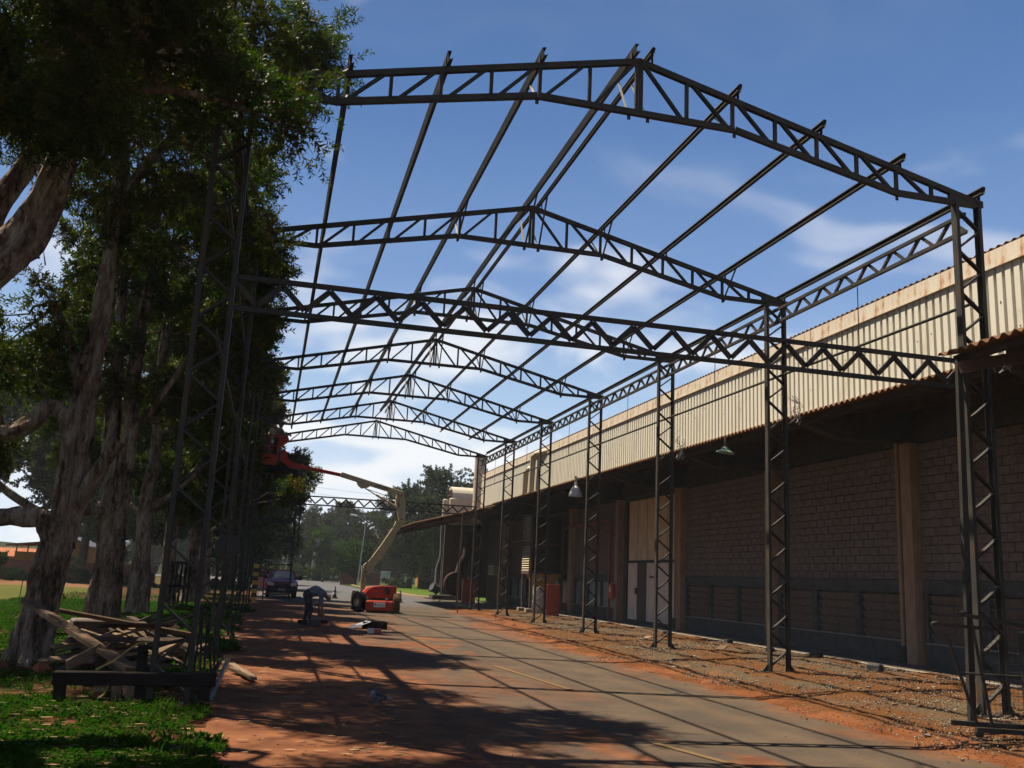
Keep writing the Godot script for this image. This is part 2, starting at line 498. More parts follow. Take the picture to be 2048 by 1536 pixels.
func make_camera_and_light() -> void:
	var cam := Camera3D.new()
	cam.name = "camera"
	cam.fov = 44.642
	cam.near = 0.1
	cam.far = 3000.0
	# right, up and forward of the camera in x, y, d
	var r := P(0.96779, 0.04608, -0.2475)
	var u := P(-0.09457, 0.97765, -0.18778)
	var f := P(0.23331, 0.20513, 0.95052)
	cam.transform = Transform3D(Basis(r, u, -f).orthonormalized(), P(0, 1.6141, 0))
	add_child(cam)
	cam.current = true
	var e := Environment.new()
	e.background_mode = Environment.BG_SKY
	e.sky = make_sky()
	e.tonemap_mode = Environment.TONE_MAPPER_LINEAR
	e.tonemap_exposure = 2.75
	e.fog_enabled = true
	e.fog_density = 0.00025
	e.fog_light_color = Color(0.86, 0.9, 0.95)
	e.sdfgi_enabled = true
	e.ssao_enabled = true
	e.ssil_enabled = true
	var we := WorldEnvironment.new()
	we.name = "world_environment"
	we.environment = e
	add_child(we)
	var sun := DirectionalLight3D.new()
	sun.name = "sun"
	sun.light_energy = 1.6
	sun.light_color = Color(1.0, 0.94, 0.84)
	sun.light_angular_distance = 0.53
	sun.shadow_enabled = true
	var to_sun := P(-0.405, 1.0, 0.39).normalized()
	sun.look_at_from_position(to_sun * 50.0, Vector3.ZERO, Vector3.UP)
	add_child(sun)

# ---------- ground ----------
var gn := FastNoiseLite.new()
func gy(x: float, d := 20.0) -> float:
	var y := 0.0
	if x < 1.0:
		y = 0.0
	elif x < 8.0:
		y = -0.1 * (x - 1.0) / 7.0
	elif x < 10.0:
		y = lerpf(-0.1, 0.0, (x - 8.0) / 2.0)
	elif x < 13.3:
		y = lerpf(0.0, 0.08, (x - 10.0) / 3.3)
	else:
		y = 0.08
	return y * (1.0 - smoothstep(60.0, 76.0, d))

# sheet over x, d with a height and a colour for every point
func sheet(xs: Array, ds: Array, height: Callable, colour: Callable, keep = null) -> MB:
	var m := MB.new()
	var nx := xs.size()
	for d in ds:
		for x in xs:
			m.v.append(P(x, height.call(x, d), d))
			m.c.append(colour.call(x, d))
			m.n.append(Vector3.UP)
	for j in ds.size():
		for i in nx:
			var k := j * nx + i
			var a := m.v[j * nx + max(i - 1, 0)]
			var b := m.v[j * nx + min(i + 1, nx - 1)]
			var p := m.v[max(j - 1, 0) * nx + i]
			var q := m.v[min(j + 1, ds.size() - 1) * nx + i]
			m.n[k] = (b - a).cross(q - p).normalized()
	for j in ds.size() - 1:
		for i in nx - 1:
			if keep != null and not keep.call((xs[i] + xs[i + 1]) * 0.5, (ds[j] + ds[j + 1]) * 0.5):
				continue
			var k := j * nx + i
			m.idx.append_array(PackedInt32Array([k, k + nx, k + nx + 1, k, k + nx + 1, k + 1]))
	return m

func steps(a: float, b: float, s: float) -> Array:
	var o := []
	var k := int(ceil((b - a) / s))
	for i in k + 1:
		o.append(a + (b - a) * i / k)
	return o

func lawn_edge(d: float) -> float:
	return -0.55 + 0.35 * gn.get_noise_2d(d * 6.0, 3.0) + (0.35 * (1.0 - smoothstep(8.5, 10.5, d)))

func road_edge(d: float) -> float:   # right edge of the asphalt
	return 7.75 + 0.25 * gn.get_noise_2d(d * 5.0, 50.0) + 1.6 * smoothstep(24.0, 42.0, d) + 2.0 * smoothstep(45.0, 62.0, d)

func make_ground() -> void:
	gn.seed = 4
	gn.frequency = 0.08
	gn.fractal_octaves = 4
	var fine := FastNoiseLite.new()
	fine.seed = 8; fine.frequency = 0.55; fine.fractal_octaves = 4
	var soilc := Color(0.105, 0.036, 0.016)
	var orange := Color(0.205, 0.08, 0.034)
	# base sheet to the horizon
	var far_x := [-700.0, -300.0, -150.0, -80.0, -50.0] + steps(-40, 40, 4.0) + [60.0, 100.0, 200.0, 400.0, 900.0]
	var far_d := [-60.0, -20.0] + steps(-8, 200, 6.0) + [260.0, 400.0, 700.0, 1400.0]
	struct("ground", sheet(far_x, far_d, func(x, d): return gy(x, d) - 0.06 - 0.12 * smoothstep(0.0, 5.0, x) * (1.0 - smoothstep(14.0, 17.0, x)), func(x, d): return Color(0.05, 0.058, 0.018).lerp(Color(0.1, 0.06, 0.03), 0.5 + 0.5 * gn.get_noise_2d(x, d))), M.field)
	# road
	var xs := steps(-1.4, 9.0, 0.13) + steps(9.4, 13.0, 0.4)
	var ds := steps(-6, 7, 0.6) + steps(7.12, 26, 0.12) + steps(26.3, 60, 0.3) + steps(61, 82, 1.0)
	var dirt := func(x, d):
		var n1: float = fine.get_noise_2d(x * 2.2, d * 0.9)
		var n2: float = gn.get_noise_2d(x * 2.0 + 40.0, d * 1.2)
		var left := 1.0 - smoothstep(1.2, 4.8, x + n2 * 2.4 + n1 * 1.1 + 0.5 * smoothstep(30.0, 45.0, d))
		var right := smoothstep(-1.1, 0.1, x - road_edge(d) + n2 * 1.4 + n1 * 0.8) * 0.7
		var patch := smoothstep(0.34, 0.5, n2 + n1 * 0.5) * 0.8
		return clampf(maxf(maxf(left * 0.95, right), patch), 0.0, 1.0)
	var rc := func(x, d):
		var k: float = dirt.call(x, d) * (1.0 - smoothstep(46.0, 58.0, d))
		var n3: float = fine.get_noise_2d(x * 1.3 + 9.0, d * 1.3)
		var asph := Color(0.066, 0.052, 0.041).lerp(Color(0.1, 0.073, 0.05), clampf(0.45 + n3, 0, 1))
		if d > 50.0:
			asph = asph.lerp(Color(0.09, 0.09, 0.094), smoothstep(50.0, 60.0, d))
		var earth := soilc.lerp(orange, clampf(0.5 + fine.get_noise_2d(x * 3.0, d * 3.0 + 60.0) * 1.3, 0, 1))
		var streak: float = gn.get_noise_2d(x * 9.0, d * 0.25)
		asph = asph.lerp(Color(0.115, 0.08, 0.05), clampf(streak * 1.2, 0, 0.6))
		return asph.lerp(earth, k)
	struct("road", sheet(xs, ds, func(x, d): return gy(x, d) + 0.004 + 0.012 * fine.get_noise_2d(x * 2.0, d * 2.0) * dirt.call(x, d), rc, func(x, d): return x > lawn_edge(d) - 0.4 and x < road_edge(d)), M.road)
	# the road bends away to the far crossing
	var far := MB.new()
	far.col = Color(0.098, 0.098, 0.102)
	var L := [[82.0, -1.5, 10.6], [95.0, -2.0, 10.5], [108.0, -2.0, 10.1], [119.0, -3.0, 9.9], [131.0, -9.0, 10.4], [142.0, -30.0, 11.0], [152.0, -60.0, 12.0], [160.0, -90.0, 14.0]]
	for i in L.size() - 1:
		far.quad_n(P(L[i][1], 0.006, L[i][0]), P(L[i][2], 0.006, L[i][0]), P(L[i + 1][2], 0.006, L[i + 1][0]), P(L[i + 1][1], 0.006, L[i + 1][0]), Vector3.UP)
	struct("far_road", far, M.road)
	# faint painted marks
	var mk := MB.new()
	for q in [[4.2, 10.0, 4.75, 8.2], [4.85, 14.6, 4.45, 18.6], [4.1, 24.0, 3.95, 28.0]]:
		mk.col = Color(0.15, 0.095, 0.045)
		mk.quad_n(P(q[0] - 0.05, gy(q[0]) + 0.014, q[1]), P(q[0] + 0.05, gy(q[0]) + 0.014, q[1]), P(q[2] + 0.05, gy(q[2]) + 0.014, q[3]), P(q[2] - 0.05, gy(q[2]) + 0.014, q[3]), Vector3.UP)
	struct("road_marking", mk, M.road)
	# raised bank of earth and gravel between the road and the factory slab
	var bx := steps(7.0, 13.7, 0.1)
	var bd := steps(4, 8, 0.4) + steps(8.1, 26, 0.12) + steps(26.3, 50, 0.35)
	var bank_h := func(x, d):
		var e: float = road_edge(d)
		var t := smoothstep(e - 0.25, e + 0.5, x)
		var lump: float = fine.get_noise_2d(x * 2.6, d * 2.6) * 0.035 + gn.get_noise_2d(x * 6.0, d * 6.0) * 0.05
		return gy(x, d) - 0.03 + t * (0.035 + lump) + 0.02
	var bank_c := func(x, d):
		var e: float = road_edge(d)
		var n1: float = fine.get_noise_2d(x * 2.0, d * 1.6 + 30.0)
		var n2: float = gn.get_noise_2d(x * 4.0, d * 2.0 + 90.0)
		var grav := smoothstep(0.3, 1.0, x - e + n1 * 0.9 + n2 * 1.0)
		var k := smoothstep(-0.25, 0.2, n2 + n1 * 0.6)
		var g := Color(0.1, 0.074, 0.046).lerp(Color(0.12, 0.052, 0.022), k)
		return orange.lerp(soilc, clampf(0.35 + n1, 0, 1)).lerp(g, grav)
	struct("gravel_bank", sheet(bx, bd, bank_h, bank_c, func(x, d): return x > road_edge(d) - 0.3), M.soil)
	# concrete slab along the factory and the apron further on
	var sl := MB.new()
	for i in 11:
		var d0 := 2.0 + i * 4.3
		sl.rbox(P(14.25 + 0.02 * (i % 3), 0.03, d0 + 2.14), Vector3(1.75 + 0.04 * (i % 2), 0.18, 4.24), 0.02)
	struct("concrete_slab", sl, M.slab)
	var ap := MB.new()
	ap.rbox(P(13.2, -0.02, 57.0), Vector3(4.0, 0.2, 15.0), 0.03)
	struct("concrete_apron", ap, M.slab)
	# lawn strip under the trees
	var lx := steps(-9.0, 0.4, 0.22)
	var ld := steps(3, 30, 0.25) + steps(31, 80, 1.0)
	struct("lawn", sheet(lx, ld, func(x, d): return 0.03 + 0.03 * gn.get_noise_2d(x * 4.0, d * 4.0) - 0.03 * smoothstep(-0.5, 0.1, x - lawn_edge(d)), func(x, d):
		var q := smoothstep(-0.25, 0.3, fine.get_noise_2d(x * 1.5, d * 1.5) + 0.6 * (1.0 - smoothstep(0.2, 1.4, absf(x - lawn_edge(d)))))
		return Color(0.03, 0.042, 0.012).lerp(Color(0.1, 0.042, 0.02), q), func(x, d): return x < lawn_edge(d)), M.soil)
	# open field and the bare strip before the wall
	var fx := [-260.0, -160.0, -100.0, -70.0] + steps(-50, -8.8, 1.6)
	struct("field", sheet(fx, [-20.0, -8.0] + steps(0, 78, 2.0), func(x, d): return 0.02 + 0.02 * gn.get_noise_2d(x, d), func(x, d):
		var n1: float = gn.get_noise_2d(x * 1.2, d * 1.2)
		var g := Color(0.068, 0.078, 0.016).lerp(Color(0.095, 0.09, 0.026), clampf(0.5 + n1 * 1.4, 0, 1))
		return g.lerp(Color(0.17, 0.09, 0.05), smoothstep(60.0, 63.0, d + n1 * 5.0))), M.field)
	# lawn beyond the bend
	var gx := steps(9.6, 60, 2.0)
	struct("far_lawn", sheet(gx, steps(66, 160, 3.0), func(x, d): return 0.07 + 0.02 * gn.get_noise_2d(x, d), func(x, d): return Color(0.05, 0.1, 0.013).lerp(Color(0.08, 0.115, 0.02), clampf(0.5 + gn.get_noise_2d(x * 2.0, d), 0, 1)), func(x, d): return x > 11.6 - 1.5 * smoothstep(70.0, 110.0, d) + 3.0 * smoothstep(125.0, 160.0, d)), M.field)
	var kb := MB.new()
	var kp := [P(12.6, 0.05, 66), P(11.3, 0.05, 74), P(10.55, 0.05, 90), P(10.2, 0.05, 108), P(10.4, 0.05, 120), P(11.3, 0.05, 135), P(13.5, 0.05, 152)]
	for i in kp.size() - 1:
		kb.bar(kp[i], kp[i + 1], 0.3, 0.2)
	struct("far_kerb", kb, M.brick_pale)

func make_ground_cover() -> void:
	# tufts of small leaves and blades
	var tuft := MB.new()
	rng.seed = 77
	for i in 9:
		var a := rr(0, TAU)
		var l := rr(0.03, 0.075)
		var dir := Vector3(cos(a), 0, sin(a))
		var up := Vector3(0, rr(0.02, 0.055), 0)
		var b := dir * rr(0.0, 0.03)
		var tip := b + dir * l + up
		var sd := dir.cross(Vector3.UP) * rr(0.008, 0.016)
		var md := (b + tip) * 0.5 + Vector3(0, 0.02, 0)
		var nn := (Vector3.UP + dir * 0.3)
		tuft.tri_n(b, md + sd, md - sd, nn)
		tuft.tri_n(md + sd, tip, md - sd, nn)
	var blade := MB.new()
	for i in 7:
		var a := rr(0, TAU)
		var dir := Vector3(cos(a), 0, sin(a))
		var b := dir * rr(0, 0.04)
		var sd := dir.cross(Vector3.UP) * 0.004
		var h := rr(0.06, 0.15)
		var m1 := b + Vector3(0, h * 0.6, 0) + dir * h * 0.15
		var t := b + Vector3(0, h, 0) + dir * h * 0.5
		blade.quad_n(b - sd, b + sd, m1 + sd, m1 - sd, dir)
		blade.tri_n(m1 - sd, m1 + sd, t, dir)
	var tm := tuft.mesh()
	var bm := blade.mesh()
	var tf := []
	var cols := []
	var n2 := FastNoiseLite.new()
	n2.seed = 31; n2.frequency = 0.35; n2.fractal_octaves = 3
	for i in 100000:
		var d := 6.5 + pow(rng.randf(), 1.6) * 34.0
		var x := rr(-9.0, 0.2)
		var e := lawn_edge(d)
		if x > e - 0.02:
			continue
		var den := n2.get_noise_2d(x, d) + 0.38 + 0.9 * (1.0 - smoothstep(8.0, 11.5, d)) - 0.6 * (1.0 - smoothstep(0.0, 0.9, e - x)) * smoothstep(10.0, 13.0, d)
		if x > -3.6 and d > 11.6 and d < 14.6:
			den -= 0.22
		if rng.randf() > clampf(den * 2.0, 0.03, 1.0):
			continue
		var s := rr(0.45, 1.0) * (1.0 + 0.03 * (d - 8.0))
		tf.append(Transform3D(Basis.from_euler(Vector3(rr(-0.25, 0.25), rr(0, TAU), rr(-0.25, 0.25))).scaled(Vector3(s, s * rr(0.8, 1.5), s)), P(x, 0.035, d)))
		var g := rr(0.75, 1.25)
		cols.append(Color(0.036 * g * rr(0.7, 1.4), 0.07 * g, 0.005 * g))
	scatter("clover_lawn", tm, M.grass, tf, cols).set_meta("label", "low green clover and weeds under the trees")
	tf = []
	cols = []
	for i in 5200:
		var d := 7.0 + pow(rng.randf(), 1.4) * 44.0
		var x := rr(-9.0, 0.0)
		if x > lawn_edge(d) - 0.05 or n2.get_noise_2d(x + 30.0, d) < (0.15 if d < 30.0 else -0.1):
			continue
		var s := rr(0.6, 1.5)
		tf.append(Transform3D(Basis.from_euler(Vector3(rr(-0.2, 0.2), rr(0, TAU), 0)).scaled(Vector3.ONE * s), P(x, 0.03, d)))
		cols.append(Color(0.055 * rr(0.7, 1.6), 0.085 * rr(0.8, 1.2), 0.014))
	scatter("grass_tufts", bm, M.grass, tf, cols).set_meta("label", "taller grass blades in the clover")
	# stones on the gravel bank
	var st := MB.new()
	var ico := [Vector3(1, 0, 0), Vector3(-0.9, 0.1, 0.1), Vector3(0, 0.6, 0), Vector3(0, -0.5, 0.1), Vector3(0.1, 0, 0.8), Vector3(0, 0.1, -0.9)]
	for f in [[0, 2, 4], [4, 2, 1], [1, 2, 5], [5, 2, 0], [0, 4, 3], [4, 1, 3], [1, 5, 3], [5, 0, 3]]:
		st.tri_n(ico[f[0]], ico[f[1]], ico[f[2]], ico[f[0]] + ico[f[1]] + ico[f[2]])
	var sm := st.mesh()
	tf = []
	cols = []
	for i in 60000:
		var d := 8.0 + pow(rng.randf(), 1.5) * 36.0
		var x := rr(7.3, 13.5)
		var e := road_edge(d)
		if x < e - 0.4:
			continue
		var dens := smoothstep(0.0, 1.0, x - e + n2.get_noise_2d(x * 2.0, d * 2.0)) * (0.55 + 1.0 * n2.get_noise_2d(x * 1.5 + 70.0, d))
		if rng.randf() > dens + 0.04:
			continue
		var s := rr(0.007, 0.022) * (1.0 + (rng.randf() if rng.randf() < 0.06 else 0.0))
		tf.append(Transform3D(Basis.from_euler(Vector3(rr(0, 6), rr(0, 6), rr(0, 6))).scaled(Vector3(s, s * 0.8, s)), P(x, gy(x, d) + 0.028 + rr(-0.01, 0.02), d)))
		var k := rr(0.5, 1.35)
		cols.append(Color(0.2 * k, 0.16 * k, 0.115 * k) if rng.randf() < 0.7 else Color(0.15 * k, 0.07 * k, 0.035 * k))
	scatter("gravel_stones", sm, M.stone, tf, cols).set_meta("label", "loose grey stones on the bank")
	tf = []
	cols = []
	for i in 1500:
		var d := 7.5 + pow(rng.randf(), 1.7) * 34.0
		var x := rr(-0.6, 8.0)
		if x > 1.5 and x < 6.6 and rng.randf() < 0.75:
			continue
		var s := rr(0.005, 0.016)
		tf.append(Transform3D(Basis.from_euler(Vector3(rr(0, 6), rr(0, 6), rr(0, 6))).scaled(Vector3(s * 1.4, s * 0.6, s)), P(x, gy(x, d) + 0.012, d)))
		var k := rr(0.4, 1.3)
		cols.append(Color(0.13 * k, 0.065 * k, 0.035 * k) if rng.randf() < 0.85 else Color(0.28, 0.24, 0.19))
	scatter("road_litter", sm, M.stone, tf, cols).set_meta("label", "crumbs of earth and dry leaves on the road")

	# rubble, splinters and dry leaves
	tf = []
	cols = []
	for i in 900:
		var d := 9.0 + pow(rng.randf(), 1.4) * 32.0
		var x := rr(8.2, 13.6)
		if n2.get_noise_2d(x * 1.2, d * 1.2 + 50.0) < 0.02 or x < road_edge(d) + 0.2:
			continue
		var s := rr(0.02, 0.06)
		tf.append(Transform3D(Basis.from_euler(Vector3(rr(0, 6), rr(0, 6), rr(0, 6))).scaled(Vector3(s * rr(0.8, 2.2), s * 0.6, s)), P(x, gy(x, d) + 0.04, d)))
		var k := rr(0.5, 1.3)
		cols.append(Color(0.2 * k, 0.16 * k, 0.12 * k) if rng.randf() < 0.45 else Color(0.16 * k, 0.07 * k, 0.035 * k))
	scatter("rubble_scatter", sm, M.stone, tf, cols).set_meta("label", "broken stone and clods on the gravel bank")
	tf = []
	cols = []
	for i in 3600:
		var d := 6.8 + pow(rng.randf(), 1.5) * 34.0
		var x := rr(-6.5, 1.6)
		var s := rr(0.02, 0.05)
		tf.append(Transform3D(Basis.from_euler(Vector3(rr(-0.3, 0.3), rr(0, 6), rr(-0.3, 0.3))).scaled(Vector3(s * 1.8, s * 0.12, s * 0.5)), P(x, (0.075 if x < lawn_edge(d) else gy(x) + 0.02) + rr(-0.01, 0.015), d)))
		var k := rr(0.5, 1.4)
		cols.append(Color(0.2 * k, 0.11 * k, 0.045 * k))
	scatter("leaf_litter", sm, M.stone, tf, cols).set_meta("label", "dry fallen leaves on the lawn and the red earth")

# ---------- the steel shed skeleton ----------
const XR := 4.69          # ridge
const XI := 10.14         # inner chord of the right columns
const XO := 10.58
const LI := -0.77         # inner chord of the left columns
const LO := -1.2

func top_y(x: float) -> float:
	return 9.345 - 0.237 * absf(x - XR)

func bot_y(x: float) -> float:
	var u := absf(x - XR)
	if u < 1.56:
		return 8.5
	if u < 4.38:
		return 8.5 - 0.213 * (u - 1.56)
	return 7.9

func make_shed() -> void:
	var shed := thing("steel_shed_frame", "dark steel skeleton of an open shed arching over the whole road", "steel structure")
	for i in 7:
		var d := Z0 + BAY * i
		make_column(shed, XI, XO, d, i, 1.0)
		make_column(shed, LI, LO, d, i, -1.0)
		make_truss(shed, d, i)
	for i in [0, 6]:
		make_tie(shed, Z0 + BAY * i)
	# purlins: left ones show their web, right ones their open side
	var px := [-1.17, 0.41, 1.76, 3.13, 4.55, 4.85, 6.27, 7.7, 9.1, 10.55]
	for k in px.size():
		var x: float = px[k]
		var b := MB.new()
		var y := top_y(x) + 0.045 + 0.068
		var d1: float = Z0 + BAY * 6 - (0.1 if k == 0 or k == 9 else [1.2, 1.7, 2.3, 2.6, 2.5, 1.9, 2.2, 2.6][k - 1] * 1.0)
		var open := Vector3(1, 0.237, 0) if x < XR else Vector3(-1, 0.237, 0)
		b.chan(P(x, y, Z0 - 0.22), P(x, y, d1), 0.055, 0.127, 0.006, open.normalized(), 0.018)
		obj("purlin", b, M.steel, shed)
		# cleats that hold the purlin on each truss
		for i in 7:
			if Z0 + BAY * i < d1:
				var cl := MB.new()
				cl.box(P(x + (0.034 if x > XR else -0.004), y - 0.03, Z0 + BAY * i - 0.03), Vector3(0.008, 0.12, 0.07))
				obj("purlin_cleat", cl, M.steel, shed)
	# flange braces from the bottom chords up to the purlins
	for i in 7:
		var d := Z0 + BAY * i
		for k in [1, 3, 4, 5, 6, 8]:
			var x: float = px[k]
			for s in [-1.0, 1.0]:
				if i == 0 and s < 0 or (i == 6 and s > 0) or (i == 6 and k in [1, 6, 8, 3]):
					continue
				var b := MB.new()
				b.bar(P(x, bot_y(x) - 0.05, d + s * 0.03), P(x + (0.05 if x < XR else -0.03), top_y(x) + 0.08, d + s * 0.68), 0.036, 0.008, Vector3(0, 0.5, s))
				obj("flange_brace", b, M.brace if (s > 0 and k < 6) else M.steel, shed)
				var c := MB.new()
				c.box(P(x, bot_y(x) - 0.075, d + s * 0.03), Vector3(0.05, 0.07, 0.012))
				obj("brace_lug", c, M.steel, shed)
	# lattice girders, girts and sag rods along both eaves
	for i in 6:
		var a := Z0 + BAY * i
		for side in [[10.36, 1.0], [-0.985, -1.0]]:
			var x: float = side[0]
			var g := Node3D.new()
			g.name = "eave_girder"
			shed.add_child(g, true)
			var open := Vector3(side[1], 0, 0)
			var tb := MB.new()
			tb.chan(P(x - 0.03 * side[1], 7.755, a), P(x - 0.03 * side[1], 7.755, a + BAY), 0.06, 0.05, 0.005, Vector3.DOWN)
			obj("chord", tb, M.steel, g)
			var bb := MB.new()
			bb.chan(P(x - 0.03 * side[1], 7.4, a), P(x - 0.03 * side[1], 7.4, a + BAY), 0.06, 0.07, 0.005, Vector3.UP)
			obj("chord", bb, M.steel, g)
			if i < 4:
				for k in 16:
					var w := MB.new()
					var u0 := a + BAY * k / 16.0
					var u1 := a + BAY * (k + 1) / 16.0
					var ya := 7.42 if k % 2 == 0 else 7.74
					var yb := 7.74 if k % 2 == 0 else 7.42
					w.chan(P(x - 0.028, ya, u0), P(x - 0.028, yb, u1), 0.05, 0.045, 0.004, Vector3(1, 0, 0))
					obj("diagonal", w, M.steel, g)
			else:
				var w := MB.new()
				for k in 16:
					w.bar(P(x, 7.42 if k % 2 == 0 else 7.74, a + BAY * k / 16.0), P(x, 7.74 if k % 2 == 0 else 7.42, a + BAY * (k + 1) / 16.0), 0.05, 0.045)
				obj("web", w, M.steel, g)
			for yy in ([6.24] if side[1] > 0 else [6.24, 4.55]):
				var gb := MB.new()
				gb.tube([P(x + 0.04, yy, a), P(x + 0.04, yy, a + BAY)], [0.027, 0.027], 8, false)
				obj("girt", gb, M.steel, shed)
			var sr := MB.new()
			sr.tube([P(x + 0.03, 7.4, a + 3.0), P(x + 0.03, 6.24, a + 3.0)], [0.009, 0.009], 6)
			obj("sag_rod", sr, M.steel, shed)

func make_column(shed: Node3D, xi: float, xo: float, d: float, i: int, s: float) -> void:
	var c := Node3D.new()
	c.name = "column"
	shed.add_child(c, true)
	var top := 7.93
	var y0 := 0.02
	for x in [xi, xo]:
		var b := MB.new()
		var inward := Vector3(1, 0, 0) if (x == xi) == (s > 0) else Vector3(-1, 0, 0)
		b.chan(P(x - inward.x * 0.02, y0, d), P(x - inward.x * 0.02, top - (0.0 if x == xi else 0.04), d), 0.06, 0.12, 0.006, inward)
		obj("chord", b, M.steel, c)
	var n := 22
	var ys := (top - 0.25) / n
	var all := MB.new()
	for k in n:
		var a := P(xi if k % 2 == 0 else xo, y0 + 0.12 + ys * k, d)
		var b := P(xo if k % 2 == 0 else xi, y0 + 0.12 + ys * (k + 1), d)
		var m := all if i >= 5 else MB.new()
		m.chan(a, b, 0.03, 0.075, 0.005, Vector3(0, -1, 0))
		if i < 5:
			obj("lacing_bar", m, M.steel, c)
	if i >= 5:
		obj("lacing", all, M.steel, c)
	var pl := MB.new()
	var xm := (xi + xo) * 0.5
	pl.box(P(xm, 0.02, d), Vector3(0.72, 0.02, 0.3))
	for x in [minf(xi, xo) - 0.03, maxf(xi, xo) + 0.03]:
		var o := -1.0 if x < xm else 1.0
		pl.prism(PackedVector2Array([Vector2(0, 0.03), Vector2(o * 0.13, 0.03), Vector2(o * 0.1, 0.06), Vector2(0, 0.2)]), P(x, 0, d - 0.006), P(x, 0, d + 0.006), Vector3.RIGHT, Vector3.UP)
	for bx in [-0.3, 0.3]:
		for bd in [-0.1, 0.1]:
			pl.lathe([Vector2(0.018, 0.02), Vector2(0.018, 0.07), Vector2(0.0, 0.07)], P(xm + bx, 0.0, d + bd), Vector3.UP, 6)
	obj("base_plate", pl, M.steel, c)
	# rough concrete footing
	var ft := MB.new()
	var q := PackedVector2Array()
	for k in 11:
		var an := TAU * k / 11.0
		q.append(Vector2(cos(an) * rr(0.42, 0.52), sin(an) * rr(0.24, 0.34)))
	ft.prism(q, P(xm, -0.3, d), P(xm, 0.012, d), Vector3.RIGHT, Vector3.BACK)
	obj("footing", ft, M.slab, c)

func make_truss(shed: Node3D, d: float, i: int) -> void:
	var t := Node3D.new()
	t.name = "roof_truss"
	shed.add_child(t, true)
	for s in [1.0, -1.0]:
		var b := MB.new()
		var xe = XR + s * 5.95
		b.chan(P(XR, top_y(XR) + 0.045, d), P(xe, top_y(xe) + 0.045, d), 0.09, 0.07, 0.006, Vector3.DOWN)
		obj("top_chord", b, M.steel, t)
		var us := [0.0, 1.56, 4.38, 5.9]
		for k in 3:
			var c := MB.new()
			var xa: float = XR + s * us[k]
			var xb: float = XR + s * us[k + 1]
			if k == 0 and s < 0:
				continue
			if k == 0:
				xa = XR - 1.56
			c.chan(P(xa, bot_y(xa) - 0.045, d), P(xb, bot_y(xb) - 0.045, d), 0.09, 0.07, 0.006, Vector3.UP)
			obj("bottom_chord", c, M.steel, t)
		# web: ridge, purlin and mid-bay nodes
		var xs := [0.0, 0.8, 1.56, 2.28, 3.0, 3.7, 4.41, 5.05]
		for k in xs.size():
			var xa: float = XR + s * xs[k]
			if k > 0:
				var v := MB.new()
				v.chan(P(xa, bot_y(xa), d), P(xa, top_y(xa), d), 0.05, 0.05, 0.005, Vector3(-s, 0, 0))
				obj("vertical", v, M.steel, t)
			if k < 7:
				var xb: float = XR + s * xs[k + 1]
				var g := MB.new()
				g.chan(P(xa + s * 0.06, top_y(xa) - 0.0, d), P(xb - s * 0.05, bot_y(xb) - 0.01, d), 0.045, 0.055, 0.005, Vector3(0, -1, 0))
				obj("diagonal", g, M.steel, t)
	var post := MB.new()
	post.chan(P(XR + 0.06, bot_y(XR), d), P(XR + 0.06, top_y(XR), d), 0.05, 0.05, 0.005, Vector3(-1, 0, 0))
	post.chan(P(XR - 0.06, bot_y(XR), d), P(XR - 0.06, top_y(XR), d), 0.05, 0.05, 0.005, Vector3(1, 0, 0))
	obj("ridge_post", post, M.steel, t)
	for s in [1.0, -1.0]:
		var gus := MB.new()
		gus.prism(PackedVector2Array([Vector2(s * 5.35, 7.87), Vector2(s * 5.98, 7.87), Vector2(s * 5.98, 7.98), Vector2(s * 5.35, 8.07)]), P(XR, 0, d - 0.03), P(XR, 0, d + 0.03), Vector3.RIGHT, Vector3.UP)
		obj("end_gusset", gus, M.steel, t)

func make_tie(shed: Node3D, d: float) -> void:
	var t := Node3D.new()
	t.name = "tie_girder"
	shed.add_child(t, true)
	for y in [5.265, 4.85]:
		var b := MB.new()
		b.chan(P(LI, y, d), P(XI, y, d), 0.05, 0.065, 0.006, Vector3(0, 0, -1))
		obj("chord", b, M.steel, t)
	var n := 36
	for k in n:
		var x0: float = LI + (XI - LI) * k / n
		var x1: float = LI + (XI - LI) * (k + 1) / n
		var w := MB.new()
		var up := k % 2 == 1
		w.chan(P(x0, 4.91 if up else 5.21, d), P(x1, 5.21 if up else 4.91, d), 0.04, 0.07, 0.005, Vector3(0, 0, -1))
		obj("diagonal", w, M.steel, t)

# ---------- the factory ----------
const WX := 15.0

# corrugated sheet between two edges (x0, y0) and (x1, y1), ribs running between them
func corrugated(x0: float, y0: float, x1: float, y1: float, d0: float, d1: float, pitch: float, amp: float, th: float, per := 6) -> MB:
	var m := MB.new()
	var nn := (P(x1, y1, 0) - P(x0, y0, 0)).cross(Vector3(0, 0, -1)).normalized()
	if nn.y < 0:
		nn = -nn
	var n := int((d1 - d0) / pitch * per)
	var pa := []
	for i in n + 1:
		var d := d0 + (d1 - d0) * i / n
		var o := nn * (amp * sin(TAU * d / pitch))
		pa.append([P(x0, y0, d) + o, P(x1, y1, d) + o])
	for i in n:
		var a = pa[i]
		var b = pa[i + 1]
		m.quad_n(a[0], a[1], b[1], b[0], nn)
		m.quad_n(a[0] - nn * th, a[1] - nn * th, b[1] - nn * th, b[0] - nn * th, -nn)
		m.quad_n(a[0], b[0], b[0] - nn * th, a[0] - nn * th, P(x0 - x1, y0 - y1, 0))
		m.quad_n(a[1], b[1], b[1] - nn * th, a[1] - nn * th, P(x1 - x0, y1 - y0, 0))
	for e in [0, n]:
		m.quad_n(pa[e][0], pa[e][1], pa[e][1] - nn * th, pa[e][0] - nn * th, Vector3(0, 0, 1 if e == 0 else -1))
	return m

func part(called: String, parent: Node3D) -> Node3D:
	var n := Node3D.new()
	n.name = called
	parent.add_child(n, true)
	return n

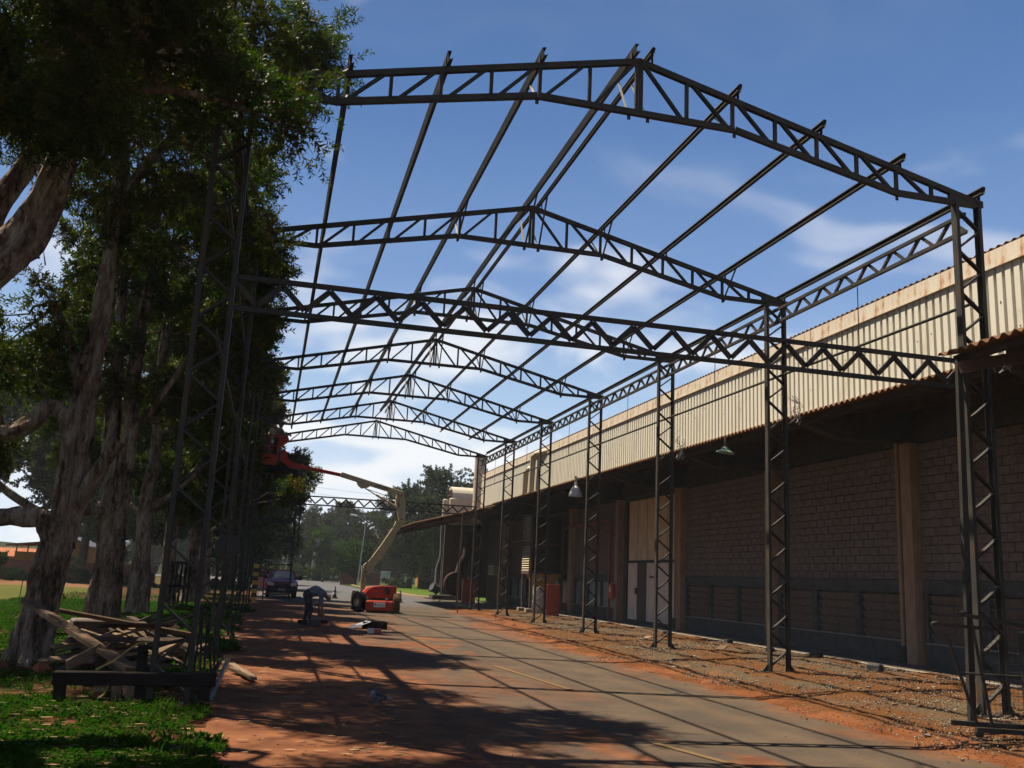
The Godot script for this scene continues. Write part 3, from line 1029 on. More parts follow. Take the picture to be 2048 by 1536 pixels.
func make_factory() -> void:
	var F := thing("factory_building", "long factory with cream corrugated fascia, brown block wall and dark awning beside the shed", "building")
	# trapezoidal cladding of the fascia, in sheets of 1 m cover, each lapping the next by its rib
	var d := 4.0
	while d < 53.0:
		var b := MB.new()
		var w := 0.2
		for k in 25:
			var a := d + k * w
			var x := 11.86
			var pr := [[a, x], [a + 0.125, x], [a + 0.14, x + 0.045], [a + 0.185, x + 0.045], [a + 0.2, x]]
			for j in 4:
				b.quad_n(P(pr[j][1], 5.76, pr[j][0]), P(pr[j + 1][1], 5.76, pr[j + 1][0]), P(pr[j + 1][1], 7.42, pr[j + 1][0]), P(pr[j][1], 7.42, pr[j][0]), Vector3(-1, 0, 0))
		b.quad_n(P(11.915, 5.76, d), P(11.915, 5.76, d + 5), P(11.915, 7.42, d + 5), P(11.915, 7.42, d), Vector3(1, 0, 0))
		obj("fascia_sheet", b, M.cream, F)
		var f := MB.new()
		f.box(P(11.86, 7.545, d + 2.49), Vector3(0.05, 0.31, 4.97))
		f.box(P(11.85, 7.385, d + 2.49), Vector3(0.075, 0.03, 4.98))
		obj("flashing", f, M.flash, F)
		# screw heads
		var sc := MB.new()
		for k in 8:
			sc.lathe([Vector2(0.012, 0.0), Vector2(0.012, 0.008), Vector2(0.0, 0.01)], P(11.86, rr(5.95, 7.1), d + (int(rr(0, 24)) + 0.3) * 0.2), Vector3(-1, 0, 0), 6)
		obj("screw", sc, M.steel_rust, F)
		d += 5.0
	var endp := MB.new()
	endp.rbox(P(11.95, 6.7, 54.35), Vector3(0.2, 2.1, 0.7), 0.02)
	obj("fascia_end_panel", endp, M.ivory, F)
	obj("roof_sheet", corrugated(11.83, 7.735, 26.0, 9.6, 3.0, 54.6, 0.18, 0.02, 0.01), M.fibro, F)
	# cut-back awning edge and its underside
	obj("eave_sheet", corrugated(11.6, 5.69, 12.4, 5.86, 11.3, 50.6, 0.2, 0.03, 0.01), M.fibro, F)
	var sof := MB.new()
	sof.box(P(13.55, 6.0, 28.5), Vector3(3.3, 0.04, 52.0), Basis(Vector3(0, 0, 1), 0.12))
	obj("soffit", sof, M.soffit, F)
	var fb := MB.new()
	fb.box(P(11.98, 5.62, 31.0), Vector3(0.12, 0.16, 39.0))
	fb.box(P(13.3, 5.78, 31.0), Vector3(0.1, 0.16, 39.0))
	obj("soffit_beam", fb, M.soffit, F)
	# awnings left at both ends
	var near := part("near_awning", F)
	obj("awning_sheet", corrugated(8.95, 5.03, 11.84, 5.74, -4.0, 11.1, 0.2, 0.03, 0.012), M.fibro, near)
	for x in [9.2, 10.1, 11.0]:
		var r := MB.new()
		r.box(P(x, 5.03 + (x - 8.95) * 0.2457 - 0.12, 3.55), Vector3(0.07, 0.12, 15.0))
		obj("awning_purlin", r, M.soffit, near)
	for dd in [10.7, 4.2]:
		var r := MB.new()
		r.bar(P(9.0, 4.78, dd), P(11.9, 5.49, dd), 0.1, 0.16)
		obj("awning_rafter", r, M.steel_rust, near)
	obj("annex_roof", corrugated(11.8, 5.7, 25.0, 6.6, 54.7, 67.0, 0.2, 0.03, 0.012), M.fibro, F)
	var farA := part("far_awning", F)
	obj("awning_sheet", corrugated(7.42, 4.43, 11.84, 5.62, 50.8, 63.5, 0.2, 0.03, 0.012), M.fibro, farA)
	for x in [7.7, 9.0, 10.4]:
		var r := MB.new()
		r.box(P(x, 4.43 + (x - 7.42) * 0.269 - 0.13, 57.1), Vector3(0.08, 0.12, 12.4))
		obj("awning_purlin", r, M.soffit, farA)
	for dd in [51.2, 57.2, 63.1]:
		var r := MB.new()
		r.bar(P(7.5, 4.17, dd), P(11.9, 5.35, dd), 0.12, 0.18)
		obj("awning_rafter", r, M.steel_rust, farA)
	for q in [[8.71, 44.2, 4.62, 0.05], [11.75, 66.3, 5.3, 0.09], [10.0, 51.2, 4.8, 0.06], [11.2, 63.1, 5.0, 0.07]]:
		var r := MB.new()
		r.chan(P(q[0], 0.0, q[1]), P(q[0], q[2], q[1]), q[3], q[3], 0.006, Vector3(1, 0, 0))
		obj("awning_post", r, M.steel_rust, farA)
	# near post: a pair of channels up to the awning tip
	var np := part("awning_post", near)
	for o in [-0.06, 0.04]:
		var r := MB.new()
		r.chan(P(9.3 + o, 0.0, 11.2), P(9.05 + o * 0.8, 4.95, 10.8), 0.045, 0.06, 0.005, Vector3(1 if o < 0 else -1, 0, 0))
		obj("channel", r, M.steel, np)
	# wall core
	var core := part("block_wall", F)
	var cw := MB.new()
	cw.box(P(WX + 0.17, 3.3, 19.2), Vector3(0.2, 6.4, 28.0))
	cw.box(P(WX + 0.17, 5.9, 36.2), Vector3(0.2, 1.2, 6.0))
	cw.box(P(WX + 0.17, 3.3, 52.7), Vector3(0.2, 6.4, 27.0))
	cw.box(P(18.5, 3.3, 66.5), Vector3(13.2, 6.0, 0.2))
	cw.box(P(25.5, 4.5, 30.0), Vector3(0.2, 9.0, 72.0))
	obj("wall_core", cw, M.mortar, core)
	# blocks above the louvre band
	var list := []
	for bay in 8:
		var a := 6.66 + 6.6 * bay + 0.3
		if bay == 4:
			continue
		for row in 16:
			var off := 0.2 if row % 2 == 1 else 0.0
			var k := 0
			var s := a - off
			while s < a + 6.0:
				var s0 := maxf(s, a)
				var s1 := minf(s + 0.4, a + 6.0)
				if s1 - s0 > 0.08:
					list.append([(s0 + s1) * 0.5, 2.06 + row * 0.2035 + 0.1, s1 - s0 - 0.014])
				s += 0.4
	list.sort_custom(func(p, q): return p[0] < q[0])
	var shared := {}
	var rest := [MB.new(), MB.new()]
	var count := 0
	rng.seed = 12
	for q in list:
		var o := rr(-0.004, 0.006)
		if q[0] > 14.4 and count < 300:
			count += 1
			var key := int(round(q[2] * 50))
			if not shared.has(key):
				var b := MB.new()
				b.rbox(Vector3.ZERO, Vector3(0.09, 0.188, q[2]), 0.006)
				shared[key] = b.mesh()
			var n := obj("block", shared[key], M.blocks[rng.randi() % 4], core)
			n.position = P(WX + 0.05 + o, q[1], q[0])
		else:
			rest[rng.randi() % 2].rbox(P(WX + 0.05 + o, q[1], q[0]), Vector3(0.09, 0.188, q[2]), 0.006)
	for k in 2:
		obj("far_blocks", rest[k], M.blocks[k], core).set_meta("kind", "stuff")
	# pilasters, brackets, downpipes
	for bay in 9:
		var pd := 6.36 + 6.6 * bay
		var p := MB.new()
		p.rbox(P(WX - 0.06, 2.67, pd + 0.12), Vector3(0.36, 5.34, 0.38), 0.015)
		obj("pilaster", p, M.pilaster, F)
		var br := MB.new()
		br.prism(PackedVector2Array([Vector2(15.05, 5.36), Vector2(13.05, 5.28), Vector2(12.05, 5.56), Vector2(12.05, 5.8), Vector2(15.05, 6.14)]), P(0, 0, pd + 0.0), P(0, 0, pd + 0.3), Vector3.RIGHT, Vector3.UP)
		obj("bracket", br, M.conc_dark, F)
		if bay in [1, 2, 4, 6]:
			var dp := part("downpipe", F)
			var b := MB.new()
			b.tube([P(WX - 0.16, 0.5, pd + 0.5), P(WX - 0.16, 5.5, pd + 0.5)], [0.06, 0.06], 10, false)
			obj("pipe", b, M.pilaster, dp)
			var bx := MB.new()
			bx.rbox(P(WX - 0.16, 0.28, pd + 0.5), Vector3(0.2, 0.48, 0.3), 0.02)
			obj("shoe", bx, M.black, dp)
	# beam over the blocks
	var bm := MB.new()
	bm.box(P(WX + 0.02, 5.62, 31.0), Vector3(0.16, 0.56, 56.0))
	obj("ring_beam", bm, M.conc_dark, F)
	# plinth, band and louvre windows
	for bay in 8:
		if bay == 4:
			continue
		var a := 6.86 + 6.6 * bay
		var L := 5.9
		var w := MB.new()
		w.box(P(WX + 0.0, 0.35, a + L * 0.5), Vector3(0.14, 0.52, L))
		obj("plinth", w, M.plinth, F)
		var bd := MB.new()
		bd.box(P(WX + 0.0, 1.9, a + L * 0.5), Vector3(0.15, 0.3, L))
		obj("lintel_band", bd, M.plinth, F)
		var si := MB.new()
		si.box(P(WX - 0.02, 0.625, a + L * 0.5), Vector3(0.2, 0.03, L))
		obj("sill", si, M.grey, F)
		var edges := [0.0, 2.0, 4.03]
		for k in 4:
			var mu := MB.new()
			var md: float = a + [0.05, 1.93, 3.93, 5.85][k]
			mu.box(P(WX - 0.002, 1.195, md), Vector3(0.145, 1.11, 0.1 if k % 3 == 0 else 0.2))
			obj("mullion", mu, M.plinth, F)
		for k in 3:
			var wd: float = a + edges[k] + 0.1
			var wl: float = [1.73, 1.8, 1.77][k]
			var wn := part("louvre_window", F)
			if bay < 5:
				for r in 5:
					for h in 2:
						var s := MB.new()
						s.rbox(P(WX + 0.04, 0.73 + r * 0.218, wd + wl * (0.25 + 0.5 * h)), Vector3(0.02, 0.235, wl * 0.5 - 0.012), 0.006, Basis(Vector3(0, 0, 1), 0.5))
						obj("slat", s, M.slat, wn)
			else:
				for h in 4:
					var s := MB.new()
					s.box(P(WX + 0.04, 1.19, wd + wl * (0.125 + 0.25 * h)), Vector3(0.02, 1.08, wl * 0.25 - 0.03), Basis(Vector3(0, 1, 0), rr(-0.12, 0.12)))
					obj("pane", s, M.pane, wn)
			var fr := MB.new()
			fr.box(P(WX + 0.1, 1.19, wd + wl * 0.5), Vector3(0.02, 1.1, wl))
			obj("backing", fr, M.conc_dark, wn)
	# tall sliding door between two pilasters
	var door := part("sliding_door", F)
	var d0 := 33.35
	var dw := 5.45
	var fr := MB.new()
	fr.box(P(WX - 0.02, 5.3, d0 + dw * 0.5), Vector3(0.12, 0.2, dw))
	fr.box(P(WX - 0.02, 2.7, d0 + dw - 0.12), Vector3(0.12, 5.0, 0.24))
	fr.box(P(WX - 0.025, 2.62, d0 + dw * 0.5 - 0.15), Vector3(0.1, 0.1, dw - 0.3))
	fr.box(P(WX - 0.02, 0.16, d0 + dw * 0.5), Vector3(0.11, 0.12, dw))
	obj("frame", fr, M.black, door)
	for k in 5:
		var pw := (dw - 0.3) / 5.0
		var u := MB.new()
		u.rbox(P(WX + 0.0, 3.93, d0 + pw * (k + 0.5)), Vector3(0.05, 2.52, pw - 0.09), 0.008)
		obj("upper_panel", u, M.door_tan, door)
		var l := MB.new()
		l.rbox(P(WX + 0.0, 1.4, d0 + pw * (k + 0.5)), Vector3(0.05, 2.33, pw - 0.02), 0.008)
		obj("dark_panel" if k == 3 else "lower_panel", l, M.door_dark if k == 3 else M.door_white, door)
	var hd := MB.new()
	hd.rbox(P(WX - 0.06, 1.42, d0 + 4.14), Vector3(0.06, 0.26, 0.14), 0.01)
	obj("latch", hd, M.black, door)
	var tx := MB.new()
	var at := 2.3
	for k in 8:
		var cw2: float = [0.05, 0.035, 0.04, 0.03, 0.045, 0.04, 0.03, 0.045][k]
		tx.box(P(WX - 0.028, 2.0 + (0.012 if k < 2 else 0.0), d0 + 2.75 - (at - 2.3)), Vector3(0.006, 0.07 if k > 1 else 0.1, cw2))
		at += cw2 + 0.018
	obj("lettering", tx, M.dark_grey, door)
	var tr := MB.new()
	tr.box(P(WX + 0.02, 5.42, d0 + dw * 0.5), Vector3(0.1, 0.06, 6.0))
	obj("door_head", tr, M.pilaster, F)
	# red water pipe and hydrant valves
	var rp := one("red_pipe", pipe_mesh(), M.red_pipe, "red water pipe on brackets running along the wall and down beside the sliding door", "pipe")
	rp.set_meta("category", "pipe")

func pipe_mesh() -> MB:
	var b := MB.new()
	b.tube([P(14.78, 4.45, 40.3), P(14.78, 4.42, 46.0), P(14.78, 4.0, 53.0), P(14.78, 3.98, 58.0)], [0.05, 0.05, 0.05, 0.05], 8)
	b.tube([P(14.78, 4.45, 40.3), P(14.78, 0.1, 40.3)], [0.055, 0.055], 8)
	for y in [1.0, 2.4, 3.8]:
		b.box(P(14.87, y, 40.3), Vector3(0.2, 0.04, 0.16))
	return b

# ---------- bodies: a field of joined capsules meshed as surface nets ----------
# bones: [a, b, ra, rb, colour]
func body_mesh(bones: Array, cell: float, k := 0.04) -> ArrayMesh:
	var lo := Vector3(1e9, 1e9, 1e9)
	var hi := -lo
	for b in bones:
		var r: float = maxf(b[2], b[3]) + k + cell * 2
		for e in [b[0], b[1]]:
			lo = lo.min(e - Vector3.ONE * r)
			hi = hi.max(e + Vector3.ONE * r)
	var nx := int((hi.x - lo.x) / cell) + 2
	var ny := int((hi.y - lo.y) / cell) + 2
	var nz := int((hi.z - lo.z) / cell) + 2
	var f := PackedFloat32Array()
	f.resize(nx * ny * nz)
	f.fill(1.0)
	for b in bones:
		var a: Vector3 = b[0]
		var ab: Vector3 = b[1] - b[0]
		var l2 := maxf(ab.length_squared(), 1e-8)
		var r: float = maxf(b[2], b[3]) + k + cell
		var i0 := ((a.min(b[1]) - Vector3.ONE * r - lo) / cell).floor()
		var i1 := ((a.max(b[1]) + Vector3.ONE * r - lo) / cell).ceil()
		for z in range(maxi(int(i0.z), 0), mini(int(i1.z) + 1, nz)):
			for y in range(maxi(int(i0.y), 0), mini(int(i1.y) + 1, ny)):
				for x in range(maxi(int(i0.x), 0), mini(int(i1.x) + 1, nx)):
					var p := lo + Vector3(x, y, z) * cell
					var t := clampf((p - a).dot(ab) / l2, 0.0, 1.0)
					var dd: float = (p - a - ab * t).length() - lerpf(b[2], b[3], t)
					var q := (z * ny + y) * nx + x
					var h := maxf(k - absf(f[q] - dd), 0.0) / k
					f[q] = minf(f[q], dd) - h * h * k * 0.25
	var vid := {}
	var m := MB.new()
	for z in nz - 1:
		for y in ny - 1:
			for x in nx - 1:
				var q := (z * ny + y) * nx + x
				var s := 0
				var acc := Vector3.ZERO
				var cnt := 0
				var vals := [f[q], f[q + 1], f[q + nx], f[q + nx + 1], f[q + nx * ny], f[q + nx * ny + 1], f[q + nx * ny + nx], f[q + nx * ny + nx + 1]]
				for c in 8:
					if vals[c] < 0.0:
						s += 1
				if s == 0 or s == 8:
					continue
				for e in [[0, 1], [2, 3], [4, 5], [6, 7], [0, 2], [1, 3], [4, 6], [5, 7], [0, 4], [1, 5], [2, 6], [3, 7]]:
					var va: float = vals[e[0]]
					var vb: float = vals[e[1]]
					if (va < 0.0) != (vb < 0.0):
						var t := va / (va - vb)
						var pa := Vector3(e[0] & 1, (e[0] >> 1) & 1, e[0] >> 2)
						var pb := Vector3(e[1] & 1, (e[1] >> 1) & 1, e[1] >> 2)
						acc += pa.lerp(pb, t)
						cnt += 1
				var p := lo + (Vector3(x, y, z) + acc / cnt) * cell
				vid[q] = m.v.size()
				m.v.append(p)
				var g := Vector3(vals[1] - vals[0] + vals[3] - vals[2] + vals[5] - vals[4] + vals[7] - vals[6], vals[2] - vals[0] + vals[3] - vals[1] + vals[6] - vals[4] + vals[7] - vals[5], vals[4] - vals[0] + vals[5] - vals[1] + vals[6] - vals[2] + vals[7] - vals[3])
				m.n.append(g.normalized())
				var best := 1e9
				var bc := Color.WHITE
				for b in bones:
					var ab: Vector3 = b[1] - b[0]
					var t := clampf((p - b[0]).dot(ab) / maxf(ab.length_squared(), 1e-8), 0.0, 1.0)
					var dd: float = (p - b[0] - ab * t).length() - lerpf(b[2], b[3], t)
					if dd < best:
						best = dd
						bc = b[4]
				m.c.append(bc)
	var ax := [1, nx, nx * ny]
	for q in vid:
		for i in 3:
			var j: int = ax[(i + 1) % 3]
			var l: int = ax[(i + 2) % 3]
			var q2: int = q + ax[i]
			if q2 >= f.size() or (f[q] < 0.0) == (f[q2] < 0.0):
				continue
			if not (vid.has(q - j) and vid.has(q - l) and vid.has(q - j - l)):
				continue
			var a: int = vid[q - j - l]
			var b: int = vid[q - l]
			var c: int = vid[q]
			var d: int = vid[q - j]
			if f[q] < 0.0:
				m.idx.append_array(PackedInt32Array([a, c, b, a, d, c]))
			else:
				m.idx.append_array(PackedInt32Array([a, b, c, a, c, d]))
	return m.mesh()

func finger_bones(palm: Vector3, dir: Vector3, side: Vector3, skin: Color) -> Array:
	var o := []
	for i in 4:
		var r := palm + side * (i - 1.5) * 0.021
		var l: float = [0.062, 0.072, 0.067, 0.052][i]
		var bend := dir.cross(side).normalized() * 0.022
		o.append([r, r + dir * l * 0.55, 0.01, 0.009, skin])
		o.append([r + dir * l * 0.55, r + dir * l + bend, 0.009, 0.008, skin])
	o.append([palm - dir * 0.05 + side * 0.03, palm + side * 0.062 - dir * 0.005, 0.012, 0.01, skin])
	return o

func make_people() -> void:
	var skin := Color(0.18, 0.095, 0.06)
	var shirt := Color(0.1, 0.11, 0.15)
	var jeans := Color(0.02, 0.023, 0.035)
	var boot := Color(0.02, 0.016, 0.014)
	# man bending over in the road, facing right
	var o := P(1.36, gy(1.36), 29.9)
	var J := func(x, y, z): return Vector3(x, y, z)
	var bones := []
	for s in [-1.0, 1.0]:
		var hz: float = s * 0.1
		bones.append_array([
			[J.call(-0.12, 0.86, hz), J.call(-0.05 + s * 0.05, 0.47, hz * 1.3), 0.1, 0.07, jeans],
			[J.call(-0.05 + s * 0.05, 0.47, hz * 1.3), J.call(-0.1 + s * 0.07, 0.1, hz * 1.4), 0.068, 0.045, jeans],
			[J.call(-0.12 + s * 0.07, 0.05, hz * 1.4), J.call(0.08 + s * 0.07, 0.04, hz * 1.5), 0.05, 0.04, boot],
			[J.call(0.3, 0.93, s * 0.19), J.call(0.28 + s * 0.03, 0.65, s * 0.22), 0.06, 0.046, shirt],
			[J.call(0.28 + s * 0.03, 0.65, s * 0.22), J.call(0.3 + s * 0.04, 0.4, s * 0.14), 0.042, 0.03, skin],
			[J.call(0.3 + s * 0.04, 0.4, s * 0.14), J.call(0.31 + s * 0.04, 0.34, s * 0.12), 0.032, 0.03, skin]])
		bones.append_array(finger_bones(J.call(0.315 + s * 0.04, 0.32, s * 0.12), Vector3(0.1, -1, 0).normalized(), Vector3(1, 0.1, 0).normalized(), skin))
	bones.append_array([
		[J.call(-0.12, 0.9, 0.05), J.call(-0.12, 0.9, -0.05), 0.15, 0.15, jeans],
		[J.call(-0.1, 0.94, 0.0), J.call(0.1, 1.02, 0.0), 0.145, 0.15, shirt],
		[J.call(0.1, 1.02, 0.0), J.call(0.28, 0.98, 0.06), 0.15, 0.12, shirt],
		[J.call(0.1, 1.02, 0.0), J.call(0.28, 0.98, -0.06), 0.15, 0.12, shirt],
		[J.call(0.32, 0.96, 0.0), J.call(0.43, 0.9, 0.0), 0.062, 0.055, skin],
		[J.call(0.47, 0.88, 0.0), J.call(0.51, 0.82, 0.0), 0.092, 0.075, skin],
		[J.call(0.55, 0.85, 0.0), J.call(0.575, 0.83, 0.0), 0.022, 0.012, skin]])
	var t := thing("person", "worker in dark trousers and grey shirt bending over the road with a pale cap", "person", o)
	obj("figure", body_mesh(bones, 0.024, 0.05), M.body, t)
	var cap := MB.new()
	cap.lathe([Vector2(0.105, 0.0), Vector2(0.1, 0.04), Vector2(0.075, 0.075), Vector2(0.03, 0.095), Vector2(0.0, 0.098)], J.call(0.485, 0.875, 0.0), Vector3(0.55, 0.83, 0).normalized(), 12)
	cap.prism(PackedVector2Array([Vector2(-0.09, 0), Vector2(0.09, 0), Vector2(0.05, 0.1), Vector2(-0.05, 0.1)]), J.call(0.565, 0.81, 0.0), J.call(0.573, 0.822, 0.0), Vector3(0, 0, 1), Vector3(0.55, -0.83, 0).normalized())
	obj("cap", cap, M.linen, t)
	# two workers up in the lift basket
	var pose := [
		["worker with yellow shirt and orange helmet standing at the left of the lift basket", -0.52, 43.05, Color(0.42, 0.36, 0.16), Color(0.5, 0.1, 0.03), 0.5],
		["worker with dark blue helmet leaning over the right rail of the lift basket", -0.2, 42.75, Color(0.2, 0.13, 0.09), Color(0.012, 0.018, 0.06), 1.2]]
	for q in pose:
		var bb := []
		var lean := 0.12
		for s in [-1.0, 1.0]:
			bb.append_array([
				[J.call(0, 0.88, s * 0.1), J.call(0.03, 0.47, s * 0.12), 0.095, 0.068, jeans],
				[J.call(0.03, 0.47, s * 0.12), J.call(-0.02, 0.09, s * 0.13), 0.065, 0.045, jeans],
				[J.call(-0.04, 0.05, s * 0.13), J.call(0.14, 0.04, s * 0.14), 0.05, 0.04, boot],
				[J.call(lean, 1.38, s * 0.19), J.call(lean + 0.16, 1.14, s * 0.24), 0.058, 0.045, q[3]],
				[J.call(lean + 0.16, 1.14, s * 0.24), J.call(lean + 0.38, 1.2, s * 0.16), 0.042, 0.03, skin],
				[J.call(lean + 0.38, 1.2, s * 0.16), J.call(lean + 0.44, 1.21, s * 0.15), 0.034, 0.03, skin]])
			bb.append_array(finger_bones(J.call(lean + 0.46, 1.21, s * 0.15), Vector3(0.8, -0.6, 0), Vector3(0, 0, 1), skin))
		bb.append_array([
			[J.call(0, 0.92, 0.05), J.call(0, 0.92, -0.05), 0.14, 0.14, jeans],
			[J.call(0.0, 1.0, 0), J.call(lean, 1.28, 0), 0.14, 0.15, q[3]],
			[J.call(lean, 1.34, 0.08), J.call(lean, 1.34, -0.08), 0.12, 0.12, q[3]],
			[J.call(lean, 1.42, 0), J.call(lean + 0.03, 1.52, 0), 0.055, 0.052, skin],
			[J.call(lean + 0.03, 1.61, 0), J.call(lean + 0.05, 1.56, 0), 0.095, 0.075, skin],
			[J.call(lean + 0.13, 1.6, 0), J.call(lean + 0.15, 1.58, 0), 0.02, 0.012, skin]])
		var pn := thing("person", q[0], "person", P(q[1], 6.33, q[2]), q[5] - 0.7)
		obj("figure", body_mesh(bb, 0.028, 0.05), M.body, pn)
		var hm := MB.new()
		hm.lathe([Vector2(0.15, -0.005), Vector2(0.125, 0.01), Vector2(0.12, 0.06), Vector2(0.09, 0.1), Vector2(0.0, 0.12)], J.call(lean + 0.03, 1.635, 0), Vector3(0.15, 1, 0).normalized(), 14)
		obj("helmet", hm, paint(200 + int(q[5] * 10), q[4], 0.05, 0.4), pn)

func make_pigeon() -> void:
	var g := Color(0.085, 0.095, 0.115)
	var dk := Color(0.03, 0.03, 0.036)
	var lt := Color(0.17, 0.175, 0.19)
	var b := [
		[Vector3(-0.045, 0.12, 0), Vector3(0.05, 0.1, 0), 0.052, 0.04, g],
		[Vector3(0.05, 0.1, 0), Vector3(0.1, 0.09, 0), 0.036, 0.018, dk],
		[Vector3(0.1, 0.088, 0), Vector3(0.2, 0.068, 0), 0.016, 0.009, lt],
		[Vector3(-0.06, 0.135, 0), Vector3(-0.083, 0.18, 0), 0.036, 0.022, lt],
		[Vector3(-0.088, 0.2, 0), Vector3(-0.095, 0.2, 0), 0.023, 0.02, dk],
		[Vector3(-0.115, 0.2, 0), Vector3(-0.133, 0.195, 0), 0.007, 0.003, dk]]
	for s in [-1.0, 1.0]:
		b.append_array([[Vector3(-0.035, 0.14, s * 0.03), Vector3(0.1, 0.11, s * 0.026), 0.026, 0.008, g if s < 0 else dk],
			[Vector3(-0.005, 0.07, s * 0.022), Vector3(-0.01, 0.035, s * 0.024), 0.016, 0.006, g],
			[Vector3(-0.01, 0.035, s * 0.024), Vector3(-0.012, 0.006, s * 0.024), 0.005, 0.004, Color(0.3, 0.08, 0.06)],
			[Vector3(-0.012, 0.005, s * 0.024), Vector3(-0.038, 0.004, s * 0.03), 0.005, 0.003, Color(0.3, 0.08, 0.06)],
			[Vector3(-0.012, 0.005, s * 0.024), Vector3(-0.036, 0.004, s * 0.016), 0.005, 0.003, Color(0.3, 0.08, 0.06)]])
	var t := thing("pigeon", "grey pigeon with a dark head walking on the red earth at the road's left", "bird", P(1.48, gy(1.48) + 0.01, 12.3), 0.25)
	obj("body", body_mesh(b, 0.0065, 0.016), M.body, t)

# ---------- boom lift ----------
func slab_poly(pts: Array, d: float, th: float) -> MB:
	var m := MB.new()
	var q := PackedVector2Array()
	for p in pts:
		q.append(Vector2(p[0], p[1]))
	m.prism(q, P(0, 0, d - th * 0.5), P(0, 0, d + th * 0.5), Vector3.RIGHT, Vector3.UP)
	return m

func make_lift() -> void:
	var L := thing("boom_lift", "red and tan boom lift parked in the road, boom raised to the left", "lift")
	var D := 43.0
	var g0 := gy(4.8, 43) + 0.01
	var c := MB.new()
	c.rbox(P(4.83, 0.3 + g0, 42.15), Vector3(1.2, 0.44, 0.5), 0.05)
	c.rbox(P(4.83, 0.36 + g0, 43.4), Vector3(1.0, 0.32, 2.4), 0.04)
	obj("chassis", c, M.lift_red, L)
	var ax := MB.new()
	for d in [42.35, 44.5]:
		ax.tube([P(3.95, 0.4 + g0, d), P(5.65, 0.4 + g0, d)], [0.07, 0.07], 8)
	obj("axle", ax, M.black, L)
	for q in [[3.98, 42.35, 0.5], [5.62, 42.35, -0.12], [3.98, 44.5, 0.0], [5.62, 44.5, 0.0]]:
		var w := part("wheel", L)
		w.position = P(q[0], 0.42 + g0, q[1])
		w.rotation.y = q[2]
		var t := MB.new()
		t.lathe([Vector2(0.2, -0.15), Vector2(0.36, -0.155), Vector2(0.405, -0.13), Vector2(0.42, -0.08), Vector2(0.42, 0.08), Vector2(0.405, 0.13), Vector2(0.36, 0.155), Vector2(0.2, 0.15)], Vector3.ZERO, Vector3.RIGHT, 28)
		for k in 22:
			var an := TAU * k / 22.0
			for s in [-1.0, 1.0]:
				t.hexa(Vector3(s * 0.075, cos(an + s * 0.07) * 0.42, sin(an + s * 0.07) * 0.42), Vector3(0.065, 0, 0), Vector3(0, cos(an), sin(an)) * 0.014, Vector3(0, -sin(an), cos(an)) * 0.022)
		obj("tyre", t, M.dust_rubber if q[0] > 5.0 and q[1] < 43.0 else M.rubber, w)
		var r := MB.new()
		r.lathe([Vector2(0.0, -0.1), Vector2(0.1, -0.1), Vector2(0.12, -0.06), Vector2(0.21, -0.05), Vector2(0.22, -0.14), Vector2(0.22, 0.14), Vector2(0.21, 0.05), Vector2(0.12, 0.06), Vector2(0.0, 0.1)], Vector3.ZERO, Vector3.RIGHT, 20)
		obj("rim", r, M.tan, w)
	var tt := MB.new()
	tt.lathe([Vector2(0.0, 0), Vector2(0.42, 0), Vector2(0.42, 0.12), Vector2(0.0, 0.12)], P(4.83, 0.52 + g0, 43.3), Vector3.UP, 20)
	obj("turntable_bearing", tt, M.black, L)
	# hood: side outline with a slanting nose, deep in d
	var h := MB.new()
	var hp := PackedVector2Array()
	for p in [[4.2, 0.62], [5.5, 0.62], [5.58, 0.68], [5.6, 1.08], [5.56, 1.14], [4.98, 1.14], [4.62, 1.1], [4.4, 1.02], [4.24, 0.84]]:
		hp.append(Vector2(p[0], p[1] + g0))
	h.prism(hp, P(0, 0, 42.45), P(0, 0, 43.0), Vector3.RIGHT, Vector3.UP)
	h.prism(hp, P(0, 0, 43.32), P(0, 0, 44.1), Vector3.RIGHT, Vector3.UP)
	h.rbox(P(5.1, 0.84 + g0, 43.16), Vector3(0.9, 0.44, 0.4), 0.03)
	obj("hood", h, M.lift_red, L)
	var seam := MB.new()
	seam.box(P(5.0, 0.88 + g0, 42.447), Vector3(0.012, 0.48, 0.01))
	seam.box(P(4.62, 0.80 + g0, 42.446), Vector3(0.26, 0.06, 0.01))
	obj("hood_seam", seam, M.dark_grey, L)
	var vent := part("vent", L)
	var vb := MB.new()
	vb.rbox(P(5.19, 0.93 + g0, 42.44), Vector3(0.24, 0.28, 0.03), 0.01)
	obj("backing", vb, M.black, vent)
	for k in 6:
		var vs := MB.new()
		vs.box(P(5.19, 0.83 + g0 + k * 0.042, 42.42), Vector3(0.2, 0.01, 0.02), Basis(Vector3(1, 0, 0), 0.5))
		obj("slat", vs, M.dark_grey, vent)
	# white plate on the chassis: mark on the left, lines of small print
	var pl := part("plate", L)
	var pb := MB.new()
	pb.rbox(P(4.82, 0.335 + g0, 41.885), Vector3(0.5, 0.19, 0.02), 0.006)
	obj("board", pb, M.white, pl)
	var pm := MB.new()
	pm.lathe([Vector2(0.0, 0.004), Vector2(0.045, 0.004), Vector2(0.045, 0.0)], P(4.645, 0.36 + g0, 41.874), Vector3(0, 0, 1), 12)
	obj("mark", pm, M.blue, pl)
	var pt := MB.new()
	for k in 3:
		pt.box(P(4.88, 0.385 + g0 - k * 0.045, 41.873), Vector3([0.3, 0.26, 0.32][k], 0.014, 0.004))
	obj("print", pt, M.grey, pl)
	# upright, lower boom, link, knuckle, main boom
	obj("upright", slab_poly([[4.02, 1.95], [4.2, 1.68], [4.25, 1.0], [4.05, 0.72], [4.05, 0.9]].map(func(p): return [p[0] + 0.02, p[1]]), D + 0.16, 0.32), M.tan, L)
